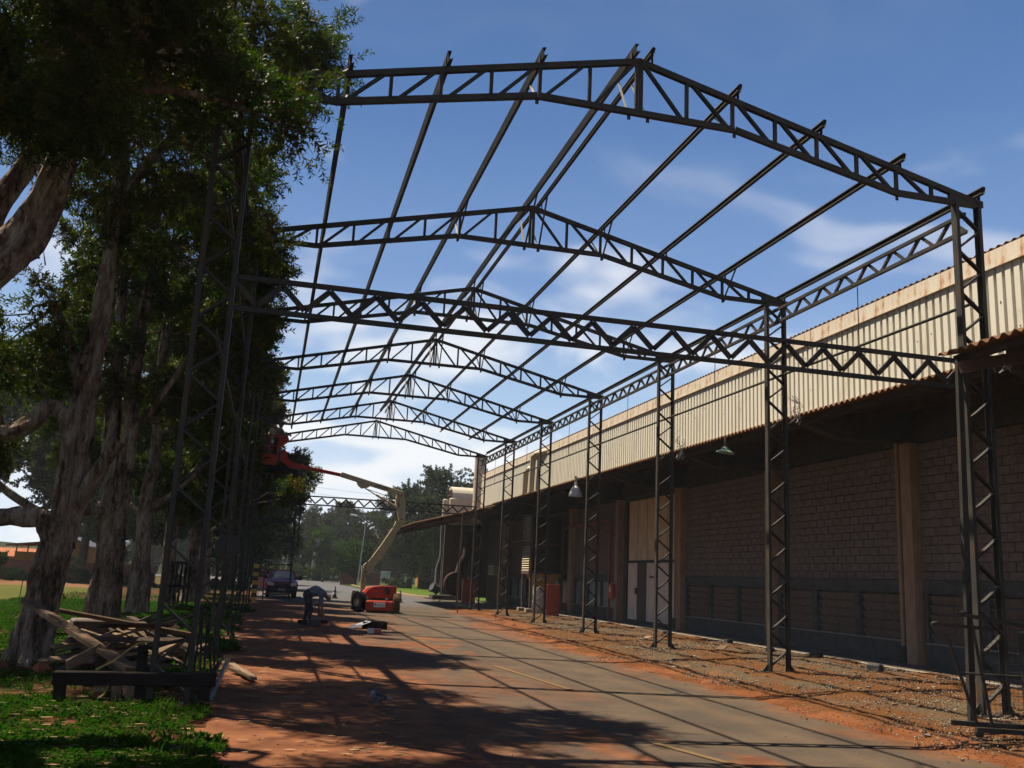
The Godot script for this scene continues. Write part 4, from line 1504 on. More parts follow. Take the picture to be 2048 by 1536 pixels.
	obj("lower_boom", slab_poly([[4.12, 1.98], [4.36, 2.2], [4.8, 2.85], [5.16, 3.45], [5.32, 3.72], [5.44, 4.02], [5.6, 4.05], [5.72, 3.9], [5.62, 3.66], [5.42, 3.32], [5.3, 3.0], [5.08, 2.66], [4.62, 2.1], [4.32, 1.72], [4.14, 1.74]], D + 0.16, 0.26), M.tan, L)
	var lk := MB.new()
	lk.bar(P(4.3, 1.55, D + 0.16), P(5.1, 2.72, D + 0.16), 0.14, 0.11)
	obj("link", lk, M.tan, L)
	var cy := MB.new()
	cy.tube([P(4.36, 1.78, D + 0.16), P(4.95, 2.62, D + 0.16)], [0.05, 0.05], 10)
	cy.tube([P(4.95, 2.62, D + 0.16), P(5.15, 2.9, D + 0.16)], [0.03, 0.03], 10)
	obj("lift_cylinder", cy, M.dark_grey, L)
	obj("knuckle", slab_poly([[5.36, 5.16], [5.52, 5.34], [5.6, 5.38], [5.7, 5.25], [5.8, 4.95], [5.84, 4.05], [5.72, 3.9], [5.56, 4.06], [5.42, 4.52], [5.34, 4.74]], D + 0.12, 0.3), M.tan, L)
	# main boom reaches up left
	var a := P(5.62, 5.25, D - 0.1)
	var b := P(2.76, 5.94, D - 0.1)
	var mb := MB.new()
	var bd := (b - a).normalized()
	var bu := Vector3(0, 0, 1).cross(bd)
	if bu.y < 0:
		bu = -bu
	mb.rbox((a + b) * 0.5, Vector3((b - a).length(), 0.22, 0.2), 0.02, Basis(bd, bu, bd.cross(bu)))
	obj("main_boom", mb, M.tan, L)
	obj("boom_lug", slab_poly([[3.46, 5.72], [4.16, 5.54], [4.02, 5.42], [3.86, 5.4], [3.74, 5.36], [3.56, 5.5]], D - 0.1, 0.16), M.tan, L)
	var mc := MB.new()
	mc.tube([P(3.84, 5.42, D - 0.1), P(4.42, 5.12, D - 0.1)], [0.025, 0.025], 10)
	mc.tube([P(4.42, 5.12, D - 0.1), P(5.42, 4.62, D - 0.1)], [0.05, 0.05], 10)
	obj("boom_cylinder", mc, M.tan, L)
	var pins := MB.new()
	for p in [[5.58, 5.2, D - 0.3], [5.66, 4.1, D - 0.06], [4.18, 1.86, D - 0.02], [5.5, 4.7, D - 0.06]]:
		pins.lathe([Vector2(0.035, 0.0), Vector2(0.035, 0.4), Vector2(0.0, 0.4)], P(p[0], p[1], p[2] + 0.38), Vector3(0, 0, 1), 10)
	obj("pin", pins, M.black, L)
	# dark lettering along the boom
	var txt := TextMesh.new()
	txt.text = "JLG LIFT"
	var fo := SystemFont.new()
	fo.font_names = PackedStringArray(["Droid Sans"])
	fo.font_weight = 700
	txt.font = fo
	txt.font_size = 32
	txt.pixel_size = 0.0052
	txt.depth = 0.006
	var tn := obj("lettering", txt, M.black, L)
	tn.position = P(4.66, 5.485, D - 0.215)
	tn.rotation.z = -atan2(0.69, 2.86)
	var hs := MB.new()
	hs.tube([P(5.5, 4.9, D - 0.08), P(5.38, 4.45, D - 0.04), P(5.1, 3.6, D + 0.0), P(4.6, 2.75, D + 0.0), P(4.2, 2.0, D + 0.0), P(4.12, 1.2, D + 0.0)], [0.02, 0.02, 0.02, 0.02, 0.02, 0.02], 6)
	hs.tube([P(5.46, 4.95, D - 0.1), P(5.25, 5.02, D - 0.12), P(4.2, 5.3, D - 0.12), P(3.9, 5.38, D - 0.12)], [0.015, 0.015, 0.015, 0.015], 6)
	obj("hose", hs, M.black, L)
	# red telescopic section, jib and basket mount
	var ex := MB.new()
	var e0 := b + (a - b) * 0.1
	var e1 := P(0.72, 6.2, D - 0.1)
	ex.rbox((e0 + e1) * 0.5, Vector3((e0 - e1).length(), 0.15, 0.14), 0.015, Basis((e1 - e0).normalized(), Vector3(0, 0, 1).cross((e0 - e1).normalized()), Vector3(0, 0, 1)))
	obj("boom_extension", ex, M.lift_red, L)
	obj("jib", slab_poly([[1.02, 6.28], [0.78, 6.26], [0.52, 6.38], [0.34, 6.52], [0.3, 6.78], [0.18, 6.84], [0.04, 6.72], [0.02, 6.36], [0.24, 6.28], [0.42, 6.1], [0.66, 6.04], [0.98, 6.08]], D - 0.1, 0.22), M.lift_red, L)
	var rot := MB.new()
	rot.rbox(P(-0.05, 6.5, D - 0.1), Vector3(0.2, 0.5, 0.24), 0.02)
	obj("rotator", rot, M.black, L)
	# basket: floor, kick panels, posts and rails, control box
	var bk := part("basket", L)
	var x0 := -0.84
	var x1 := -0.1
	var da := 42.35
	var db := 43.6
	var fl := MB.new()
	fl.rbox(P((x0 + x1) * 0.5, 6.26, (da + db) * 0.5), Vector3(x1 - x0, 0.08, db - da), 0.015)
	obj("floor", fl, M.lift_red, bk)
	var kk := MB.new()
	for q in [[x0, da, x1, da], [x0, db, x1, db], [x0, da, x0, db], [x1, da, x1, db]]:
		kk.bar(P(q[0], 6.42, q[1]), P(q[2], 6.42, q[3]), 0.025, 0.26)
	obj("kick_panel", kk, M.lift_red, bk)
	for q in [[x0, da], [x1, da], [x0, db], [x1, db], [(x0 + x1) * 0.5, da], [(x0 + x1) * 0.5, db], [x0, (da + db) * 0.5], [x1, (da + db) * 0.5]]:
		var po := MB.new()
		po.tube([P(q[0], 6.3, q[1]), P(q[0], 7.4, q[1])], [0.028, 0.028], 8)
		obj("post", po, M.lift_red, bk)
	for y in [6.92, 7.4]:
		for q in [[x0, da, x1, da], [x0, db, x1, db], [x0, da, x0, db], [x1, da, x1, db]]:
			var ra := MB.new()
			ra.tube([P(q[0], y, q[1]), P(q[2], y, q[3])], [0.03, 0.03], 8)
			obj("rail", ra, M.lift_red, bk)
	var sp := MB.new()
	sp.rbox(P((x0 + x1) * 0.5 - 0.1, 6.93, da + 0.02), Vector3(0.26, 0.8, 0.01), 0.002)
	obj("dark_screen", sp, M.black, bk)
	obj("control_box", slab_poly([[-0.06, 7.42], [0.3, 7.36], [0.36, 7.22], [0.0, 6.92], [-0.06, 6.94]], 42.55, 0.5), M.lift_red, bk)
	var cp := MB.new()
	cp.box(P(0.12, 7.4, 42.55), Vector3(0.3, 0.03, 0.4), Basis(Vector3(0, 0, 1), -0.12))
	for k in 3:
		cp.tube([P(0.05 + k * 0.08, 7.4, 42.5), P(0.04 + k * 0.08, 7.5, 42.5)], [0.01, 0.014], 6)
	obj("control_panel", cp, M.black, bk)
	var cl := MB.new()
	cl.rbox(P(-0.36, 7.12, da - 0.03), Vector3(0.1, 0.16, 0.01), 0.002)
	obj("notice", cl, M.white, bk)

# ---------- vehicle, cones, small things on the road ----------
func make_truck() -> void:
	var T := thing("pickup_truck", "dark maroon pickup truck facing us behind the scaffold, its left door open", "truck", P(0.84, gy(0.84, 57) + 0.02, 57.0))
	# x across, y up, z towards the camera; nose at z = 0
	var b := MB.new()
	var w := 0.88
	var side := PackedVector2Array([Vector2(0.0, 0.32), Vector2(0.06, 0.55), Vector2(0.02, 0.82), Vector2(0.12, 0.93), Vector2(1.0, 1.05), Vector2(1.75, 1.52), Vector2(2.0, 1.58), Vector2(3.3, 1.58), Vector2(3.7, 1.1), Vector2(5.1, 1.08), Vector2(5.15, 0.4), Vector2(4.6, 0.36), Vector2(0.2, 0.3)])
	# tapered: lower body full width, roof narrower
	var low := PackedVector2Array([side[0], side[1], side[2], side[3], side[4], Vector2(3.8, 1.07), side[9], side[10], side[11], side[12]])
	b.prism(low, Vector3(-w, 0, 0), Vector3(w, 0, 0), Vector3(0, 0, -1), Vector3.UP)
	for s in [-1.0, 1.0]:
		b.hexa(Vector3(s * 0.86, 0.62, -0.75), Vector3(0.06, 0, 0), Vector3(0, 0.2, 0), Vector3(0, 0, 0.5))
	obj("body", b, M.maroon, T)
	var cab := MB.new()
	var lo4 := [Vector3(-0.8, 1.05, -1.0), Vector3(0.8, 1.05, -1.0), Vector3(0.82, 1.06, -3.75), Vector3(-0.82, 1.06, -3.75)]
	var hi4 := [Vector3(-0.6, 1.56, -1.78), Vector3(0.6, 1.56, -1.78), Vector3(0.62, 1.57, -3.3), Vector3(-0.62, 1.57, -3.3)]
	for k in 4:
		cab.bar(lo4[k], hi4[k], 0.09, 0.07, Vector3(0, 0, 1))
	cab.hexa(Vector3(0, 1.565, -2.54), Vector3(0.63, 0, 0), Vector3(0, 0.035, 0), Vector3(0, 0, 0.8))
	obj("cab", cab, M.maroon, T)
	var gl := MB.new()
	gl.quad_n(lo4[0], lo4[1], hi4[1], hi4[0], Vector3(0, 0.6, 1))
	gl.quad_n(lo4[1], lo4[2], hi4[2], hi4[1], Vector3(1, 0.3, 0))
	gl.quad_n(lo4[2], lo4[3], hi4[3], hi4[2], Vector3(0, 0.3, -1))
	gl.quad_n(lo4[3], lo4[0], hi4[0], hi4[3], Vector3(-1, 0.3, 0))
	obj("windscreen", gl, M.glass_dark, T)
	var wp := MB.new()
	wp.bar(Vector3(-0.45, 1.09, -0.98), Vector3(0.1, 1.2, -1.16), 0.02, 0.015)
	wp.bar(Vector3(0.2, 1.09, -0.98), Vector3(0.66, 1.2, -1.16), 0.02, 0.015)
	obj("wiper", wp, M.black, T)
	var bp := MB.new()
	bp.rbox(Vector3(0, 0.46, 0.02), Vector3(1.74, 0.3, 0.2), 0.06)
	bp.rbox(Vector3(0, 0.3, 0.02), Vector3(1.5, 0.14, 0.12), 0.03)
	obj("bumper", bp, M.black, T)
	var gr := part("grille", T)
	var gb := MB.new()
	gb.rbox(Vector3(0, 0.75, 0.0), Vector3(0.86, 0.2, 0.06), 0.02)
	obj("surround", gb, M.black, gr)
	for k in 3:
		var gs := MB.new()
		gs.box(Vector3(0, 0.69 + k * 0.06, 0.035), Vector3(0.78, 0.018, 0.02))
		obj("bar", gs, M.dark_grey, gr)
	for s in [-1.0, 1.0]:
		var hl := part("headlight", T)
		var hb := MB.new()
		hb.prism(PackedVector2Array([Vector2(s * 0.46, 0.66), Vector2(s * 0.82, 0.7), Vector2(s * 0.86, 0.9), Vector2(s * 0.6, 0.86), Vector2(s * 0.46, 0.8)]), Vector3(0, 0, -0.12), Vector3(0, 0, 0.035), Vector3.RIGHT, Vector3.UP)
		obj("lens", hb, M.lamp_glass, hl)
		var hr := MB.new()
		hr.lathe([Vector2(0.0, 0.006), Vector2(0.06, 0.01), Vector2(0.07, 0.0)], Vector3(s * 0.62, 0.76, 0.036), Vector3(0, 0, 1), 12)
		obj("reflector", hr, M.zinc, hl)
		var mi := MB.new()
		mi.rbox(Vector3(s * 1.0, 1.12, -1.25), Vector3(0.24, 0.2, 0.1), 0.03)
		mi.bar(Vector3(s * 0.8, 1.05, -1.3), Vector3(s * 0.92, 1.08, -1.27), 0.04, 0.05)
		obj("mirror", mi, M.black, T)
		for z in [-0.75, -4.1]:
			var wn := part("wheel", T)
			wn.position = Vector3(s * 0.76, 0.36, z)
			var ty := MB.new()
			ty.lathe([Vector2(0.2, -0.11), Vector2(0.33, -0.12), Vector2(0.36, -0.08), Vector2(0.36, 0.08), Vector2(0.33, 0.12), Vector2(0.2, 0.11)], Vector3.ZERO, Vector3.RIGHT, 22)
			obj("tyre", ty, M.rubber, wn)
			var ri := MB.new()
			ri.lathe([Vector2(0.0, s * 0.07), Vector2(0.2, s * 0.08), Vector2(0.21, -s * 0.08)], Vector3.ZERO, Vector3.RIGHT, 16)
			obj("rim", ri, M.grey, wn)
	var np := MB.new()
	np.rbox(Vector3(0, 0.45, 0.13), Vector3(0.4, 0.13, 0.012), 0.004)
	obj("number_plate", np, M.grey, T)
	var dr := part("door", T)
	var dm := MB.new()
	dm.rbox(Vector3(-1.12, 0.78, -1.72), Vector3(0.07, 0.62, 1.0), 0.02, Basis(Vector3.UP, 0.62))
	for q in [[-0.85, -1.35, -0.95, -1.62], [-1.4, -2.1, -1.22, -1.95]]:
		dm.bar(Vector3(q[0], 1.06, q[1]), Vector3(q[2], 1.5, q[3]), 0.05, 0.05, Vector3(0, 0, 1))
	dm.bar(Vector3(-0.95, 1.5, -1.62), Vector3(-1.22, 1.5, -1.95), 0.05, 0.05)
	obj("leaf", dm, M.maroon, dr)

func make_cone(x: float, d: float, label: String) -> void:
	var c := thing("traffic_cone", label, "traffic cone", P(x, gy(x, d) + 0.006, d), rr(0, 3), "black and pale cones on the road")
	var b := MB.new()
	b.rbox(Vector3(0, 0.025, 0), Vector3(0.38, 0.05, 0.38), 0.012)
	obj("base", b, M.black, c)
	var ys := [0.05, 0.24, 0.4, 0.52, 0.64, 0.75]
	for k in 5:
		var m := MB.new()
		var r0: float = 0.15 - 0.12 * (ys[k] - 0.05) / 0.7
		var r1: float = 0.15 - 0.12 * (ys[k + 1] - 0.05) / 0.7
		var o: float = 0.002 if k % 2 == 1 else 0.0
		m.lathe([Vector2(r0 + o, ys[k]), Vector2(r1 + o, ys[k + 1]), Vector2(maxf(r1 - 0.02, 0.0), ys[k + 1])], Vector3.ZERO, Vector3.UP, 18)
		obj("band" if k % 2 == 1 else "body", m, M.linen if k % 2 == 1 else M.black, c)

func make_road_things() -> void:
	make_cone(4.24, 62.0, "black and pale traffic cone standing alone left of the boom lift")
	make_cone(8.15, 60.0, "black and pale traffic cone right of the boom lift's wheels")
	# tool box at the worker's feet
	var tb := thing("tool_box", "black tool box on the ground at the bending worker's feet", "box", P(1.47, gy(1.47), 29.35), 0.08)
	var a := MB.new()
	a.rbox(Vector3(0, 0.1, 0), Vector3(0.36, 0.2, 0.24), 0.015)
	obj("body", a, M.black, tb)
	var h := MB.new()
	h.tube([Vector3(-0.08, 0.2, 0), Vector3(-0.07, 0.25, 0), Vector3(0.07, 0.25, 0), Vector3(0.08, 0.2, 0)], [0.01, 0.01, 0.01, 0.01], 6)
	obj("handle", h, M.dark_grey, tb)
	var bd := one("timber_block", MB.new(), M.wood_black, "dark timber lying behind the tool box", "timber")
	var bm := MB.new()
	bm.bar(P(1.05, 0.06, 30.6), P(1.95, 0.05, 30.9), 0.14, 0.1)
	bd.mesh = bm.mesh()
	# sheet propped on a dark crate
	var cr := thing("crate", "low dark crate on the road with a metal sheet leaning on it", "crate", P(3.3, gy(3.3), 29.6))
	var cb := MB.new()
	for s in [-1.0, 1.0]:
		cb.rbox(Vector3(0, 0.11, s * 0.25), Vector3(0.72, 0.22, 0.025), 0.005)
		cb.rbox(Vector3(s * 0.35, 0.11, 0), Vector3(0.025, 0.218, 0.48), 0.005)
	obj("side", cb, M.wood_black, cr)
	var fl := MB.new()
	fl.box(Vector3(0, 0.02, 0), Vector3(0.68, 0.02, 0.48))
	obj("base", fl, M.wood_black, cr)
	var sh := MB.new()
	sh.rbox(P(2.82, gy(2.8) + 0.11, 29.45), Vector3(0.62, 0.012, 0.55), 0.003, Basis(Vector3(0, 1, 0), 0.2) * Basis(Vector3(0, 0, 1), 0.36))
	one("metal_sheet", sh, M.zinc, "small grey metal sheet leaning on the left of the dark crate", "sheet")
	var bx := thing("carton", "small white and red carton on the road in front of the dark crate", "carton", P(3.05, gy(3.05) + 0.005, 27.3), -0.06)
	var l := MB.new()
	l.rbox(Vector3(-0.1, 0.065, 0), Vector3(0.18, 0.13, 0.2), 0.006)
	obj("white_half", l, M.white, bx)
	var r := MB.new()
	r.rbox(Vector3(0.09, 0.065, 0), Vector3(0.2, 0.128, 0.198), 0.006)
	obj("red_half", r, M.red_box, bx)

# ---------- things along the factory ----------
func make_factory_things() -> void:
	# hydrant cabinets
	for q in [[12.83, 42.6, 0.62, 1.42, "tall red hydrant cabinet standing nearest, right of the white sack"], [12.4, 59.5, 0.8, 1.45, "tall red hydrant cabinet farthest along, by the far awning posts"]]:
		var h := thing("hydrant_cabinet", q[4], "cabinet", P(q[0], 0.07, q[1]), 0.0, "red hydrant cabinets by the factory")
		var b := MB.new()
		b.rbox(Vector3(0, q[3] * 0.5, 0), Vector3(q[2], q[3], 0.45), 0.02)
		obj("body", b, M.red_box, h)
		var f := MB.new()
		f.rbox(Vector3(-q[2] * 0.5 - 0.006, q[3] * 0.5, 0), Vector3(0.02, q[3] - 0.12, 0.38), 0.006)
		f.rbox(Vector3(0, q[3] + 0.012, 0), Vector3(q[2] + 0.05, 0.03, 0.5), 0.008)
		obj("door", f, M.red_box, h)
		var l := MB.new()
		l.box(Vector3(-q[2] * 0.5 - 0.018, q[3] * 0.78, 0), Vector3(0.008, 0.2, 0.16))
		obj("notice", l, M.white, h)
	# white sack
	var sk := MB.new()
	sk.lathe([Vector2(0.0, 0.02), Vector2(0.27, 0.03), Vector2(0.34, 0.2), Vector2(0.35, 0.42), Vector2(0.31, 0.6), Vector2(0.32, 0.72), Vector2(0.26, 0.9), Vector2(0.27, 0.98), Vector2(0.17, 1.12), Vector2(0.19, 1.2), Vector2(0.08, 1.3), Vector2(0.0, 1.31)], P(13.05, 0.08, 45.6), Vector3(0.05, 1, 0).normalized(), 18)
	one("sack", sk, M.linen, "bulging white woven sack leaning between the louvred tower's legs and the red cabinet", "sack")
	# louvred tower on legs with hopper
	var T := thing("louvred_tower", "dust tower of cream and dark louvres on legs with an ochre hopper", "machine", P(12.8, 0.05, 46.6))
	for z in [0.0, -1.5]:
		for x in [0.04, 1.7]:
			var lg := MB.new()
			lg.chan(Vector3(x, 0.2, z), Vector3(x, 4.85, z), 0.09, 0.1, 0.008, Vector3(1, 0, 0))
			obj("leg", lg, M.steel_rust, T)
			var ft := MB.new()
			ft.rbox(Vector3(x + 0.03, 0.1, z), Vector3(0.42, 0.22, 0.42), 0.02)
			obj("footing", ft, M.slab, T)
	for k in 24:
		var s := MB.new()
		s.rbox(Vector3(0.0, 2.12 + k * 0.115, -0.75), Vector3(0.1, 0.014, 1.38), 0.003, Basis(Vector3(0, 0, 1), 0.75))
		if k != 11 and k != 12:
			obj("slat", s, M.louvre_cream, T)
		var f := MB.new()
		f.rbox(Vector3(0.9, 2.12 + k * 0.115, 0.0), Vector3(1.55, 0.012, 0.09), 0.003, Basis(Vector3(1, 0, 0), 0.75))
		obj("slat", f, M.louvre_dark, T)
	var bx := MB.new()
	bx.box(Vector3(0.92, 3.45, -0.78), Vector3(1.5, 2.8, 1.3))
	obj("filter_box", bx, M.black, T)
	for y in [3.42, 2.0, 4.88]:
		var r := MB.new()
		r.box(Vector3(0.9, y, 0.0), Vector3(1.7, 0.09, 0.1))
		r.box(Vector3(0.02, y, -0.75), Vector3(0.1, 0.16, 1.5))
		obj("rail", r, M.louvre_dark if y > 4 else M.steel_rust, T)
	var hp := MB.new()
	var a4 := [Vector3(0.1, 2.0, -0.05), Vector3(1.75, 2.0, -0.05), Vector3(1.75, 2.0, -1.5), Vector3(0.1, 2.0, -1.5)]
	var b4 := [Vector3(0.75, 1.05, -0.6), Vector3(1.05, 1.05, -0.6), Vector3(1.05, 1.05, -0.9), Vector3(0.75, 1.05, -0.9)]
	var c := Vector3(0.92, 1.5, -0.77)
	for k in 4:
		var j := (k + 1) % 4
		hp.quad_n(a4[k], a4[j], b4[j], b4[k], (a4[k] + a4[j]) * 0.5 - c)
	hp.tube([Vector3(0.9, 1.05, -0.75), Vector3(0.9, 0.5, -0.75)], [0.16, 0.16], 12)
	obj("hopper", hp, M.hopper, T)
	# window air conditioner
	for q in [[61.6, 2.2, "cream window air conditioner in the far bay of the wall"]]:
		var ac := thing("air_conditioner", q[2], "air conditioner", P(14.6, q[1], q[0]))
		var b := MB.new()
		b.rbox(Vector3.ZERO, Vector3(0.7, 0.62, 1.5), 0.03)
		obj("case", b, M.ivory, ac)
		for k in 2:
			var g := MB.new()
			g.box(Vector3(-0.36, 0, -0.35 + k * 0.7), Vector3(0.02, 0.46, 0.5))
			obj("grille", g, M.grey, ac)
	# hose reel and extinguisher by the door
	var hr := thing("hose_valve", "red fire hose valve box on the wall left of the sliding door", "hydrant", P(14.72, 1.35, 39.6))
	var hb := MB.new()
	hb.rbox(Vector3(0, 0, 0), Vector3(0.3, 0.62, 0.5), 0.02)
	obj("box", hb, M.red_box, hr)
	var hw := MB.new()
	hw.rbox(Vector3(-0.155, 0.08, 0.0), Vector3(0.01, 0.24, 0.2), 0.003)
	obj("notice", hw, M.white, hr)
	# lamps under the awning
	var l1 := thing("bell_lamp", "white bell shaped lamp hanging at the awning edge near the fifth column from us", "lamp", P(11.42, 4.95, 35.2))
	var lm := MB.new()
	lm.lathe([Vector2(0.05, 0.6), Vector2(0.07, 0.5), Vector2(0.08, 0.42), Vector2(0.2, 0.28), Vector2(0.25, 0.1), Vector2(0.26, 0.0), Vector2(0.24, 0.0), Vector2(0.18, 0.26), Vector2(0.0, 0.4)], Vector3.ZERO, Vector3.UP, 22)
	obj("shade", lm, M.bright, l1)
	var ls := MB.new()
	ls.tube([Vector3(0, 0.58, 0), Vector3(0, 0.72, 0), Vector3(0.2, 0.75, 0), Vector3(0.5, 0.75, 0)], [0.03, 0.03, 0.025, 0.025], 8)
	ls.lathe([Vector2(0.0, 0.7), Vector2(0.07, 0.72), Vector2(0.05, 0.8), Vector2(0.0, 0.82)], Vector3.ZERO, Vector3.UP, 12)
	obj("stem", ls, M.zinc, l1)
	var l2 := thing("dish_lamp", "flat green enamel lamp hanging at the awning edge near the third column from us", "lamp", P(11.42, 5.17, 22.5))
	var d1 := MB.new()
	d1.lathe([Vector2(0.03, 0.16), Vector2(0.1, 0.15), Vector2(0.13, 0.08), Vector2(0.24, 0.03), Vector2(0.25, 0.0), Vector2(0.24, -0.005), Vector2(0.12, 0.05), Vector2(0.0, 0.06)], Vector3.ZERO, Vector3(0.1, 1, 0.1).normalized(), 22)
	obj("shade", d1, M.green_enamel, l2)
	var d2 := MB.new()
	d2.tube([Vector3(0, 0.15, 0), Vector3(0.01, 0.4, 0), Vector3(0.1, 0.46, 0), Vector3(0.5, 0.46, 0)], [0.02, 0.02, 0.02, 0.02], 8)
	obj("stem", d2, M.black, l2)
	# cable knots on the columns under the eave
	for q in [[10.9, 12.1, 5.45], [10.85, 18.1, 5.5], [10.8, 24.1, 5.4]]:
		var cb := MB.new()
		for k in 6:
			var p := []
			for j in 7:
				p.append(P(q[0] + rr(-0.12, 0.12) + k * 0.02, q[2] + 0.35 - j * 0.1 + rr(-0.05, 0.05), q[1] + rr(-0.1, 0.1)))
			cb.tube(p, [0.008, 0.008, 0.008, 0.008, 0.008, 0.008, 0.008], 5)
		one("cable_bundle", cb, M.grey, "loose cables tied to the outside of a column under the awning edge", "cable", "cables tied to the columns")
	# machinery at the far end under the awning
	var mc := thing("fan_machine", "grey fan machine with a bent duct under the far awning", "machine", P(12.0, 0.1, 63.0))
	var m1 := MB.new()
	m1.rbox(Vector3(-0.3, 0.2, 0), Vector3(2.2, 0.3, 1.4), 0.03)
	obj("base", m1, M.conc_dark, mc)
	var m2 := MB.new()
	m2.lathe([Vector2(0.0, -0.3), Vector2(0.75, -0.3), Vector2(0.78, -0.26), Vector2(0.78, 0.26), Vector2(0.75, 0.3), Vector2(0.0, 0.3)], Vector3(0.2, 1.1, 0), Vector3(0, 0, 1), 24)
	obj("casing", m2, M.soffit, mc)
	var m3 := MB.new()
	m3.tube([Vector3(0.4, 1.7, 0), Vector3(0.6, 2.4, 0), Vector3(0.9, 3.0, 0), Vector3(1.0, 4.6, 0)], [0.3, 0.34, 0.3, 0.3], 16)
	obj("duct", m3, M.soffit, mc)
	var m4 := MB.new()
	m4.lathe([Vector2(0.0, 0), Vector2(0.28, 0), Vector2(0.28, 0.55), Vector2(0.0, 0.55)], Vector3(-0.9, 0.62, -0.2), Vector3(-0.6, 0.3, 0.2).normalized(), 16)
	obj("motor", m4, M.dark_grey, mc)
	for q in [[14.2, 58.2, 0.26, M.pilaster, "tan dust pipe rising under the far awning beside the cabinet"], [13.6, 64.6, 0.22, M.soffit, "brown dust pipe rising under the far awning behind the fan"], [11.2, 64.9, 0.09, M.zinc, "thin grey pipe rising under the far awning left of the fan"]]:
		var p := MB.new()
		p.tube([P(q[0], 0.1, q[1]), P(q[0], 2.2, q[1]), P(q[0] + 0.25, 3.0, q[1]), P(q[0] + 0.2, 5.3, q[1])], [q[2], q[2], q[2] * 1.1, q[2]], 14)
		one("dust_pipe", p, q[3], q[4], "pipe", "dust pipes under the far awning")
	# cream pipe bend on the fascia
	var pb := thing("cream_pipe", "cream pipe bending down over the fascia top near its far end", "pipe")
	for q in [[42.6, 7.5], [43.8, 6.9]]:
		var p := MB.new()
		p.tube([P(12.1, q[1] - 0.02, q[0] - 3.2 if q[1] > 7 else q[0] - 0.6), P(11.72, q[1], q[0] - 0.4), P(11.66, q[1] - 0.12, q[0]), P(11.66, 5.7, q[0] + 0.1)], [0.12, 0.13, 0.14, 0.13], 14)
		obj("bend", p, M.ivory, pb)
	# plant on the far roof
	var si := thing("silo", "tall cream cylinder standing on the far roof beside the last column", "silo", P(12.95, 5.2, 60.6))
	var sm := MB.new()
	sm.lathe([Vector2(0.36, 0.0), Vector2(0.36, 4.3), Vector2(0.34, 4.34), Vector2(0.34, 4.2), Vector2(0.0, 4.2)], Vector3.ZERO, Vector3.UP, 26)
	obj("shell", sm, M.ivory, si)
	for y in [1.4, 2.9, 4.26]:
		var rg := MB.new()
		rg.lathe([Vector2(0.36, -0.02), Vector2(0.375, -0.015), Vector2(0.375, 0.015), Vector2(0.36, 0.02)], Vector3(0, y, 0), Vector3.UP, 26)
		obj("ring", rg, M.ivory, si)
	var tk := thing("round_tank", "cream barrel topped tank with a frame of ribs on the far roof", "tank", P(12.15, 5.0, 66.0))
	var q2 := PackedVector2Array()
	for k in 13:
		var an := PI * k / 12.0
		q2.append(Vector2(cos(an) * 0.95, 2.0 + sin(an) * 0.95))
	q2.append(Vector2(-0.95, 0.3))
	q2.append(Vector2(0.95, 0.3))
	var tm := MB.new()
	tm.prism(q2, Vector3(-0.1, 0, 0), Vector3(2.2, 0, 0), Vector3(0, 0, 1), Vector3.UP)
	obj("shell", tm, M.ivory, tk)
	for k in 5:
		var rb := MB.new()
		rb.box(Vector3(-0.14, 1.55, -0.8 + k * 0.4), Vector3(0.06, 2.3, 0.05))
		obj("rib", rb, M.steel_rust, tk)
	for y in [1.1, 1.7, 2.3]:
		var rb := MB.new()
		rb.box(Vector3(-0.15, y, 0), Vector3(0.05, 0.05, 1.8))
		obj("rib", rb, M.steel_rust, tk)
	for q in [[11.98, 64.3, 0.27, 1.5, "small cream drum on the far awning roof, right of the pair"], [11.5, 64.6, 0.2, 1.42, "small cream drum on the far awning roof, left of the pair"]]:
		var p := MB.new()
		p.lathe([Vector2(q[2], 0.0), Vector2(q[2], q[3]), Vector2(q[2] - 0.03, q[3] + 0.04), Vector2(0.0, q[3] + 0.06)], P(q[0], 5.45, q[1]), Vector3.UP, 20)
		one("roof_drum", p, M.ivory, q[4], "drum", "cream drums on the far awning roof")
	# planks and rubbish on the bank
	for q in [[11.1, 27.2, 11.6, 27.9, "pale broken board on the gravel beyond the second column"], [11.7, 23.4, 12.3, 24.3, "brown board on the gravel left of the second column"], [9.1, 20.5, 10.0, 21.5, "dark board half buried at the edge of the gravel"]]:
		var p := MB.new()
		p.rbox(P((q[0] + q[2]) * 0.5, gy(q[0]) + 0.06, (q[1] + q[3]) * 0.5), Vector3(1.0, 0.03, 0.22), 0.004, Basis(Vector3.UP, atan2(q[3] - q[1], q[2] - q[0])) * Basis(Vector3(0, 0, 1), 0.05))
		one("board", p, M.wood[1] if q[0] == 11.1 else M.wood_black if q[0] < 10 else M.wood[0], q[4], "board", "boards lying on the gravel")
	for q in [[13.2, 21.2], [12.9, 22.9], [13.3, 26.0], [12.8, 18.3], [13.0, 29.8]]:
		var p := MB.new()
		p.rbox(P(q[0], 0.14, q[1]), Vector3(rr(0.2, 0.32), 0.16, 0.2), 0.03, Basis(Vector3.UP, rr(0, 3)))
		one("rubble_block", p, M.conc_dark, "dark lump of concrete on the gravel by the slab edge", "rubble", "lumps of concrete along the slab edge")

